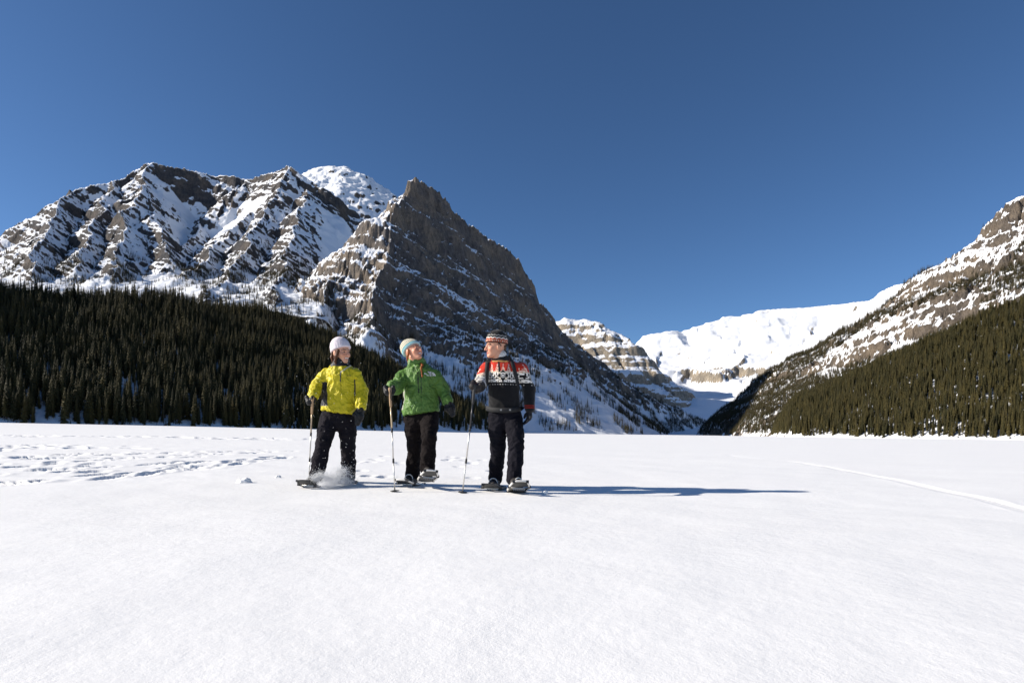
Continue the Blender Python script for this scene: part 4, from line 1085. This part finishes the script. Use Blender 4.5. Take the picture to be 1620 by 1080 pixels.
hair_locks('hair', b1, [[hl(-.070, -.030, .01), hl(-.082, -.02, -.05), hl(-.080, .0, -.10), hl(-.07, -.01, -.14)], [hl(-.06, .06, .0), hl(-.07, .07, -.06), hl(-.06, .05, -.12)], [hl(.074, -.01, .0), hl(.084, .01, -.06), hl(.075, .02, -.11)], [hl(0, .10, .0), hl(0, .10, -.07), hl(0, .085, -.12)]], lin(84, 50, 30), .020)
def scarf_f(P): return np.abs(cone_d(P, j1['neck'] + np.array((0, .0, -.02)), j1['neck'] + np.array((.004, -.012, .060)), .090, .080)) - .014
sv, sq = grow(scarf_f, j1['neck'] - .16, j1['neck'] + .16, .007); sv = folds(sv, sq, .006, 16, 2)
mesh_np('collar', sv, sq, SHELL, b1, color=np.tile((.014, .014, .016), (len(sv), 1)))
p, n = surf1(553, 594)
bars = []
for k, (hh) in enumerate((.008, .005, .007, .005, .005, .007, .005, .006, .005)):
    q, _ = surf1(548.6 + k * 1.05, 594.2, .013); bars.append(box_vf(q, (.0058, .004, hh)))
build('chest_logo', merge(*bars), LOGOD, b1, False)
for s, hd_, pt in (('L', math.radians(-6), .0), ('R', math.radians(14), 0)): boot(b1, j1['an' + s] + np.array((0, 0, .0)), hd_, 1.0, pt)
def wl(body_root, p, dz=0): return tuple(np.array(p) + body_root + np.array((0, 0, dz)))
q = j1['anL'] + root1; snowshoe((q[0] - .03, q[1] - .10, .012), math.radians(-3), math.radians(9), DARKP, 'dark framed snowshoe kicking up powder under the yellow jacket hiker', 0, .88)
q = j1['anR'] + root1; snowshoe((q[0] + .01, q[1] - .05, .015), math.radians(14), math.radians(2), DARKP, 'dark snowshoe flat on the snow behind the powder puff')
gx, gy = ground_at(488, 764); pole(wl(root1, J1(494.5, 631, -.27)), (gx, gy, -.06), 'slim trekking pole planted by the hiker in yellow', (.42, .33, .22), CORK)

# ---- the woman in green
Gc = np.array((0.088, 0.185, 0.034))
def col_green(V, px, py, j):
    C = np.tile(Gc, (len(V), 1)); dark = np.array((.02, .03, .015))
    C[(np.abs(px - (661 + .05 * (py - 590))) < .8) & (py > 588) & (py < 622) & (V[:, 1] < -.03)] = dark
    C[(np.abs(px - (665.5 + .05 * (py - 590))) < .7) & (py > 585) & (py < 622) & (V[:, 1] < -.03)] = dark * 1.4
    C[(np.abs(px - (666 + .06 * (py - 622))) < .5) & (py > 622) & (V[:, 1] < -.03)] *= .6
    for a, b in (((646, 637), (650, 631)), ((652, 642), (658, 636))):
        t = np.clip(((px - a[0]) * (b[0] - a[0]) + (py - a[1]) * (b[1] - a[1])) / 50, 0, 1); d = np.hypot(px - a[0] - t * (b[0] - a[0]), py - a[1] - t * (b[1] - a[1]))
        C[(d < .8) & (V[:, 1] < -.05)] = (.30, .42, .22)
    C[(np.abs(px - 637.5 - .10 * (645 - py)) < .7) & (py > 615) & (py < 648)] = (.35, .36, .30)
    return C
def hat_stripe(th, h, V):
    C = np.tile((.72, .66, .50), (len(V), 1)); teal = np.array((.10, .36, .42)); br = np.array((.16, .17, .13))
    C[h < .016] = (.42, .60, .62); C[(h >= .016) & (h < .034)] = teal
    s = np.sin((h - .034) / .0135 * 3.1416) > .35; C[(h >= .034) & s] = br + .10
    return C * (0.92 + .08 * np.cos(th * 40))[:, None]
w2 = dict(Y0=6.8, px0=666, fem=True, smile=True, skin=lin(220, 155, 125) * .85, brow=lin(120, 74, 44),
          label='laughing person in a green jacket and striped hat lifting one snowshoe',
          head_rot=(math.radians(56), math.radians(-20), math.radians(4)), head_scale=1.08, hat=hat_stripe, hat_low=.030, ribs=40, slouch=(0, .045, .02), rake=.9,
          J=dict(head=(654, 556, -.03), neck=(661, 581, .02), chest=(664, 600, 0), pelvis=(667, 660, .02), hem=(666, 653, -.01),
                 shL=(638, 594, 0), elL=(627, 613, -.20), wrL=(621, 611, -.42), shR=(689, 595, 0), elR=(701, 616, .03), wrR=(708, 634, -.06),
                 hipL=(653, 661, .03), knL=(656, 703, .06), anL=(653, 751, .20), hipR=(680, 658, -.02), knR=(679, 692, -.28), anR=(676, 740, -.22)),
          trouser=dict(col=np.array((.009, .0065, .0065)), r=(.102, .094, .078, .078, .082)),
          jacket=dict(name='jacket', rc=.178, rh=.212, flat=.70, arm=(.072, .068, .060), collar_dir=(-.015, .0, .045), collar_r=.105, mat=SHELL, col=col_green, amp=.016, fs=8.5, hemtilt=.16))
b2, j2, J2, root2, surf2 = person(w2)
mitten('mitten', b2, j2['wrL'] + np.array((0, .02, 0)), J2(617, 625, -.50), 1.15, (.012, .012, .013), .5, (0.6, -1, .3))
mitten('mitten', b2, j2['wrR'], J2(717, 656, -.10), 1.12, (.012, .012, .013), .1, (-1, -.3, .2))
hd = j2['head']; Mh2 = rot_head(*w2['head_rot']) * 1.08
h2 = lambda x, y, z: np.array(Mh2 @ Vector((x, y, z))) + hd
p1_, _ = surf2(666, 583, .012); p2_, _ = surf2(672, 590, .012); p3_, _ = surf2(668, 596, .01)
hair_locks('hair', b2, [[h2(.070, .0, -.02), h2(.075, .02, -.09), J2(668, 577, -.10), p1_, p3_], [h2(-.074, .0, .0), h2(-.08, .02, -.06), h2(-.07, .05, -.10)], [h2(0, .10, -.02), h2(0, .10, -.09), h2(.0, .07, -.14)]], lin(150, 80, 28), .015)
# chest logo: white lettering in three lines beside a quartered half dome
p, n = surf2(682, 592, .012)
Rl = Matrix((tuple(np.cross((0, 0, 1), -n) / -np.linalg.norm(np.cross((0, 0, 1), -n)) * -1), (0, 0, 0), (0, 0, 0)))
nz_ = Vector(n); xx = Vector((0, 0, 1)).cross(nz_).normalized(); yy_ = nz_.cross(xx)
Ml = Matrix(((xx.x, yy_.x, nz_.x, p[0]), (xx.y, yy_.y, nz_.y, p[1]), (xx.z, yy_.z, nz_.z, p[2]), (0, 0, 0, 1)))
tcu = bpy.data.curves.new('chest_lettering', 'FONT'); tcu.body = 'THE\nNORTH\nFACE'; tcu.size = .024; tcu.align_x = 'RIGHT'; tcu.align_y = 'CENTER'; tcu.space_line = .8; tcu.extrude = .001; tcu.offset = .0006
tob = bpy.data.objects.new('chest_lettering', tcu); COL.objects.link(tob); tcu.materials.append(LOGOW)
bpy.context.view_layer.update(); tme = bpy.data.meshes.new_from_object(tob); bpy.data.objects.remove(tob); tme.transform(Ml @ Matrix.Translation((.000, 0, .001)))
tob = bpy.data.objects.new('chest_lettering', tme); COL.objects.link(tob); tob.parent = b2
V = []; F = []
for r0, r1 in ((.0, .016), (.021, .030), (.035, .044)):
    for k in range(8):
        a0, a1 = math.pi / 2 * k / 8, math.pi / 2 * (k + 1) / 8; i = len(V)
        for r, a in ((r0, a0), (r1, a0), (r1, a1), (r0, a1)): V.append(Ml @ Vector((.006 + r * math.cos(a), -.022 + r * math.sin(a), .0015)))
        F.append((i, i + 1, i + 2, i + 3))
build('chest_logo', (V, F), LOGOW, b2, False)
for s, hd_, pt in (('L', math.radians(-16), 0), ('R', math.radians(12), .28)): boot(b2, j2['an' + s], hd_, 1.0, pt)
q = j2['anR'] + root2; snowshoe((q[0] + .012, q[1] - .055, q[2] - .115), math.radians(16), math.radians(13), WHITEP, 'white framed snowshoe lifted in mid stride by the hiker in green', math.radians(4), .92)
q = j2['anL'] + root2; snowshoe((q[0] - .01, q[1] - .05, .02), math.radians(-14), math.radians(4), WHITEP, 'white framed snowshoe planted behind the lifted one')
gx, gy = ground_at(625, 777); pole(wl(root2, J2(617, 617, -.52)), (gx, gy, -.045), 'cork gripped trekking pole planted by the hiker in green', (.60, .47, .30), CORK)

# ---- the man in the patterned sweater
RED = np.array((.46, .028, .013)); CRM = np.array((.80, .70, .55)); BLK = np.array((.010, .010, .011)); TAN = np.array((.45, .22, .07)); WHT = np.array((.80, .76, .70))
def col_nordic(V, px, py, j):
    C = np.tile(BLK, (len(V), 1)); c = .0072                     # one stitch
    x = V[:, 0] - j['chest'][0]; z = V[:, 2] - j['chest'][2]
    # on the sleeves the pattern follows the arm
    sa = np.zeros(len(V))
    for s in 'LR':
        a = j['sh' + s]; onarm = (V[:, 0] < j['shL'][0] + .015) if s == 'L' else (V[:, 0] > j['shR'][0] - .015)
        onarm &= (np.abs(V[:, 0] - j['chest'][0]) > .185)
        if s == 'L':
            t = np.linalg.norm(V - a, axis=1); z = np.where(onarm, .150 - t * .75, z)
        x = np.where(onarm, V[:, 1] * 1.0 + .04, x)
    qx = np.round(x / c); qz = np.round(z / c); X, Z = qx * c, qz * c
    zt = Z + .02                                                  # 0 = middle of the flower band
    red = zt > .055; C[red] = RED
    tri = np.abs(((X / .064) % 1) - .5) * 2                        # 0..1 zigzag along the row
    # cream flowers climbing into the red
    up = (zt > .03) & (zt < .115); fl = np.cos(X / .064 * 2 * np.pi) * .5 + .5
    C[up & (((zt - .03) / .085) < .35 + .6 * fl) & (((qx + qz) % 3) != 0)] = CRM
    C[up & (np.abs((zt - .072) - .022 * (tri - .5)) < .006)] = RED
    # white and black lattice
    mid = (zt > -.065) & (zt <= .035); C[mid] = BLK
    la = np.abs(((X + zt) / .048) % 1 - .5) < .18; lb = np.abs(((X - zt) / .048) % 1 - .5) < .18
    C[mid & (la ^ lb)] = WHT; C[mid & (np.abs(zt + .055 - .016 * tri) < .006)] = WHT
    # the big dark snowflake in the middle of the chest
    r = np.hypot(X, zt - .010); an = np.arctan2(zt - .01, X); star = np.abs(np.cos(an * 2)) ** .5
    f_ = (r < .056) & (V[:, 1] < 0) & (np.abs(V[:, 0] - j['chest'][0]) < .12); C[f_] = CRM * .9
    C[f_ & (r < .056 * (.35 + .65 * star))] = BLK; C[f_ & (r < .040) & (np.abs(r - .024) < .0045)] = WHT
    C[f_ & (r < .009)] = WHT
    # lice stitches below
    dots = (zt < -.068) & (zt > -.105) & (qx % 4 == 0) & (qz % 3 == 0); C[dots] = WHT
    C[(zt > .112) & (zt < .140) & (fl > .9) & ((qx + qz) % 2 == 0)] = WHT
    yoke = zt > .165; C[yoke & (np.abs(np.abs(V[:, 0] - j['chest'][0]) - .150 - .35 * (zt - .165)) < .010)] = TAN
    C[(py < 573) & (np.abs(V[:, 0] - j['neck'][0]) < .10)] = BLK; C[(np.abs(py - 571.5) < 1.0) & (np.abs(V[:, 0] - j['neck'][0]) < .095)] = TAN
    C[(np.abs(px - 789 - .1 * (py - 572)) < 1.6) & (py > 572) & (py < 588) & (V[:, 1] < 0)] = BLK
    # stripes at the hanging cuff
    d = np.linalg.norm(V - j['wrR'], axis=1); C[(np.abs(V[:, 2] - j['wrR'][2] - .03) < .005) & (d < .12)] = RED * .6; C[(np.abs(V[:, 2] - j['wrR'][2] - .008) < .005) & (d < .12)] = RED * .6
    return C
def hat_nordic(th, h, V):
    C = np.tile(BLK * 1.1, (len(V), 1)); tri = np.abs(((th / (2 * np.pi) * 13) % 1) - .5) * 2
    C[h < .050] = RED * np.array((.85, 2.6, 2.4)); C[(h > .016) & (h < .030) & (np.sin(th * 30) > .2)] = CRM * .75
    C[h < .008] = BLK; C[(h < .014) & (np.sin(th * 34) > .0)] = BLK
    C[np.abs(h - .046 - .012 * tri) < .0052] = WHT; C[np.abs(h - .064 - .012 * tri) < .0060] = BLK; C[np.abs(h - .074 - .010 * tri) < .0036] = WHT * .6
    return C
m3 = dict(Y0=6.5, px0=800, fem=False, skin=lin(216, 158, 128) * .85, brow=lin(70, 52, 40),
          label='person in a red and black patterned sweater with a backpack and pole',
          head_rot=(math.radians(-72), math.radians(3), math.radians(3)), head_scale=1.10, hat=hat_nordic, hat_low=.030, ribs=60, rake=.25, slouch=(0, .0, .022),
          J=dict(head=(784, 548, -.02), neck=(792, 572, .03), chest=(796, 594, .02), pelvis=(799, 655, .03), hem=(798, 651, .02),
                 shL=(769, 584, .02), elL=(760, 606, -.08), wrL=(760, 612, -.28), shR=(824, 584, .02), elR=(837, 615, .05), wrR=(838, 646, -.04),
                 hipL=(786, 660, .03), knL=(788, 706, .04), anL=(784, 756, .18), hipR=(812, 660, .02), knR=(817, 704, -.16), anR=(813, 757, -.20)),
          trouser=dict(col=np.array((.0085, .008, .012)), r=(.098, .092, .078, .077, .075)),
          jacket=dict(name='sweater', rc=.180, rh=.176, flat=.72, arm=(.076, .066, .056), collar_dir=(.0, -.005, .03), collar_r=.080, mat=WOOL, col=col_nordic, amp=.007, fs=6.0, h=.0058))
b3, j3, J3, root3, surf3 = person(m3)
mitten('glove', b3, j3['wrL'], J3(749, 617, -.40), 1.25, (.018, .014, .013), .5, (.5, -1, .3))
glove('glove', b3, j3['wrR'], (-.05, -.12, -1), (-.8, -.4, 0), 1.12, (.013, .012, .014))
def shirt_f(P): return np.abs(cone_d(P, j3['neck'] + np.array((-.004, 0, .0)), j3['neck'] + np.array((-.008, -.014, .060)), .078, .074)) - .007
sv, sq = grow(shirt_f, j3['neck'] - .14, j3['neck'] + .16, .006)
mesh_np('shirt_collar', sv, sq, SHELL, b3, color=np.tile((.62, .60, .56), (len(sv), 1)))
hd = j3['head']; Mh3 = rot_head(*m3['head_rot']) * 1.10
h3 = lambda x, y, z: np.array(Mh3 @ Vector((x, y, z))) + hd
hair_locks('hair', b3, [[h3(.071, .012, .03), h3(.072, .035, .0)], [h3(-.071, .012, .03), h3(-.072, .035, .0)], [h3(.05, .09, .0), h3(.04, .092, -.04)], [h3(-.05, .09, .0), h3(-.04, .092, -.04)], [h3(0, .10, .0), h3(0, .095, -.05)]], lin(70, 50, 38), .014)
for s, hd_, pt in (('L', math.radians(-8), 0), ('R', math.radians(6), .24)): boot(b3, j3['an' + s], hd_, 1.08, pt)
q = j3['anR'] + root3; snowshoe((q[0] + .045, q[1] - .09, .045), math.radians(5), math.radians(12), WHITEP, 'white framed snowshoe toe up below the patterned sweater', 0, 1.0)
q = j3['anL'] + root3; snowshoe((q[0] - .012, q[1] - .05, .015), math.radians(-10), math.radians(3), DARKP, 'dark snowshoe half sunk in shadow behind the sweater hiker')
gx, gy = ground_at(731, 779); pole(wl(root3, J3(751, 612, -.40)), (gx, gy, -.045), 'black gripped trekking pole planted by the sweater hiker', (.04, .04, .045), RUBBER)
# backpack: sack, lid, shoulder straps, chest strap, hip belt
bp_ = bpy.data.objects.new('backpack', None); COL.objects.link(bp_); bp_.location = root3; tag(bp_, 'black backpack with shoulder straps worn over the patterned sweater', 'backpack')
ch = j3['chest']
def fpk(P):
    d = cone_d(P, ch + np.array((.0, .20, .02)), ch + np.array((.015, .20, -.32)), .14, .15, .62, (0, 1, 0)); return d
pv, pq = grow(fpk, ch + np.array((-.25, .02, -.55)), ch + np.array((.25, .40, .28)), .011); pv = folds(pv, pq, .010, 7, 4)
mesh_np('pack_body', pv, pq, SHELL, bp_, color=np.tile((.012, .012, .013), (len(pv), 1)))
ribbon('shoulder_strap', path_on(surf3, [(772, 568), (771, 575), (770, 588), (770, 603), (771, 618)], 14, .004), .046, .012, STRAPM, bp_)
ribbon('shoulder_strap', path_on(surf3, [(806, 563), (809, 570), (812, 580), (815, 592), (818, 604), (820, 616)], 16, .004), .046, .012, STRAPM, bp_)
belt = ribbon('hip_belt', path_on(surf3, [(771, 645), (780, 648), (797, 649), (815, 648), (826, 645)], 14, .010), .055, .014, STRAPM, bp_)
for k, px in enumerate((793, 806)):
    p, n = surf3(px, 648, .024); build('buckle', box_vf(p, (.022, .008, .018)), plain('grey_buckle', (.25, .25, .24), .4), belt, False)
for px in (782, 815):
    p, n = surf3(px, 655, .0); build('pouch', box_vf(p + np.array((0, -.02, -.03)), (.085, .05, .10)), plain('brown_pouch', (.055, .035, .028), .7, 0, .3, 20), bp_, False) if False else None

# ------------------------------------------------------------------ loose snow
def lump(name, pos, r, seed, label):
    bm = bmesh.new(); bmesh.ops.create_icosphere(bm, subdivisions=4, radius=1)
    P = np.array([v.co[:] for v in bm.verts]); d = 1 + .28 * perlin3(P * 1.7, seed) + .16 * perlin3(P * 4.3, seed + 1) + .06 * perlin3(P * 11, seed + 2)
    for v, k, p in zip(bm.verts, d, P): v.co = Vector((p[0] * k * r[0], p[1] * k * r[1], p[2] * k * r[2]))
    me = bpy.data.meshes.new(name); bm.to_mesh(me); bm.free(); me.materials.append(SNOW)
    for pl in me.polygons: pl.use_smooth = True
    o = bpy.data.objects.new(name, me); COL.objects.link(o); o.location = pos; tag(o, label, 'snow lump'); return o
gx, gy = ground_at(387, 765); lump('snow_lump', (gx, gy, .02), (.085, .07, .05), 3, 'rounded lump of snow lying beside the tracks left of the hikers'.replace(' left of the hikers', ''))
gx, gy = ground_at(440, 757); lump('snow_lump', (gx, gy, .015), (.04, .035, .03), 9, 'small crumb of snow between the round lump and the yellow jacket hiker')
gx, gy = ground_at(862, 780); lump('snow_lump', (gx, gy, .01), (.03, .03, .022), 5, 'tiny snow crumb by the toe of the white snowshoe')
# powder kicked up round the front snowshoe of the woman in yellow
rg = np.random.default_rng(5); V = []; F = []
base = np.array([(-1, -1, -.7), (1, -1, -.7), (0, 1.2, -.7), (0, 0, 1.2)])
tet = np.array([(0, 1, 3), (1, 2, 3), (2, 0, 3), (0, 2, 1)])
def grains(n, fn, r0, r1):
    c = fn(n); r = r0 * (r1 / r0) ** rg.random(n); q = base[None] * r[:, None, None] * rg.uniform(.7, 1.3, (n, 4, 1))
    a = rg.random(n) * 6.28; ca, sa = np.cos(a), np.sin(a); q = np.stack([q[..., 0] * ca[:, None] - q[..., 1] * sa[:, None], q[..., 0] * sa[:, None] + q[..., 1] * ca[:, None], q[..., 2]], -1)
    return (q + c[:, None]).reshape(-1, 3)
cl = [(unproj(px, py, Y), s) for px, py, Y, s in ((507, 752, 6.55, .06), (520, 757, 6.55, .07), (535, 752, 6.6, .085), (540, 760, 6.6, .09), (528, 765, 6.5, .07), (548, 762, 6.7, .07), (498, 757, 6.5, .05), (515, 768, 6.4, .06), (541, 744, 6.65, .055))]
A = [grains(2200, lambda n, c=c, s=s: np.array(c) + rg.normal(0, 1, (n, 3)) * np.array((s, s * .9, s * .62)) * rg.random((n, 1)) ** .5, .0009, .0034) for c, s in cl]
A.append(grains(260, lambda n: np.stack([rg.uniform(-2.5, -1.75, n), rg.uniform(6.2, 6.9, n), .02 + rg.exponential(.16, n)], 1), .0018, .0045))
A.append(grains(60, lambda n: np.stack([rg.uniform(-2.6, -1.6, n), rg.uniform(6.2, 6.8, n), rg.uniform(.3, 1.5, n)], 1), .0018, .0035))
A = np.vstack(A); n = len(A) // 4; FF = (tet[None] + 4 * np.arange(n)[:, None, None]).reshape(-1, 3)
PW, t_n, b_n = new_mat('powder_snow')
df = N(t_n, 'ShaderNodeBsdfDiffuse'); tl = N(t_n, 'ShaderNodeBsdfTranslucent'); mx = N(t_n, 'ShaderNodeMixShader'); mx.inputs[0].default_value = .5
df.inputs[0].default_value = tl.inputs[0].default_value = (.92, .92, .92, 1)
t_n.links.new(df.outputs[0], mx.inputs[1]); t_n.links.new(tl.outputs[0], mx.inputs[2]); t_n.links.new(mx.outputs[0], [n for n in t_n.nodes if n.type == 'OUTPUT_MATERIAL'][0].inputs[0])
sp = mesh_np('snow_spray', A, FF, PW, smooth=False); tag(sp, 'white powder snow kicked up round the dark snowshoe', 'snow', kind='stuff')
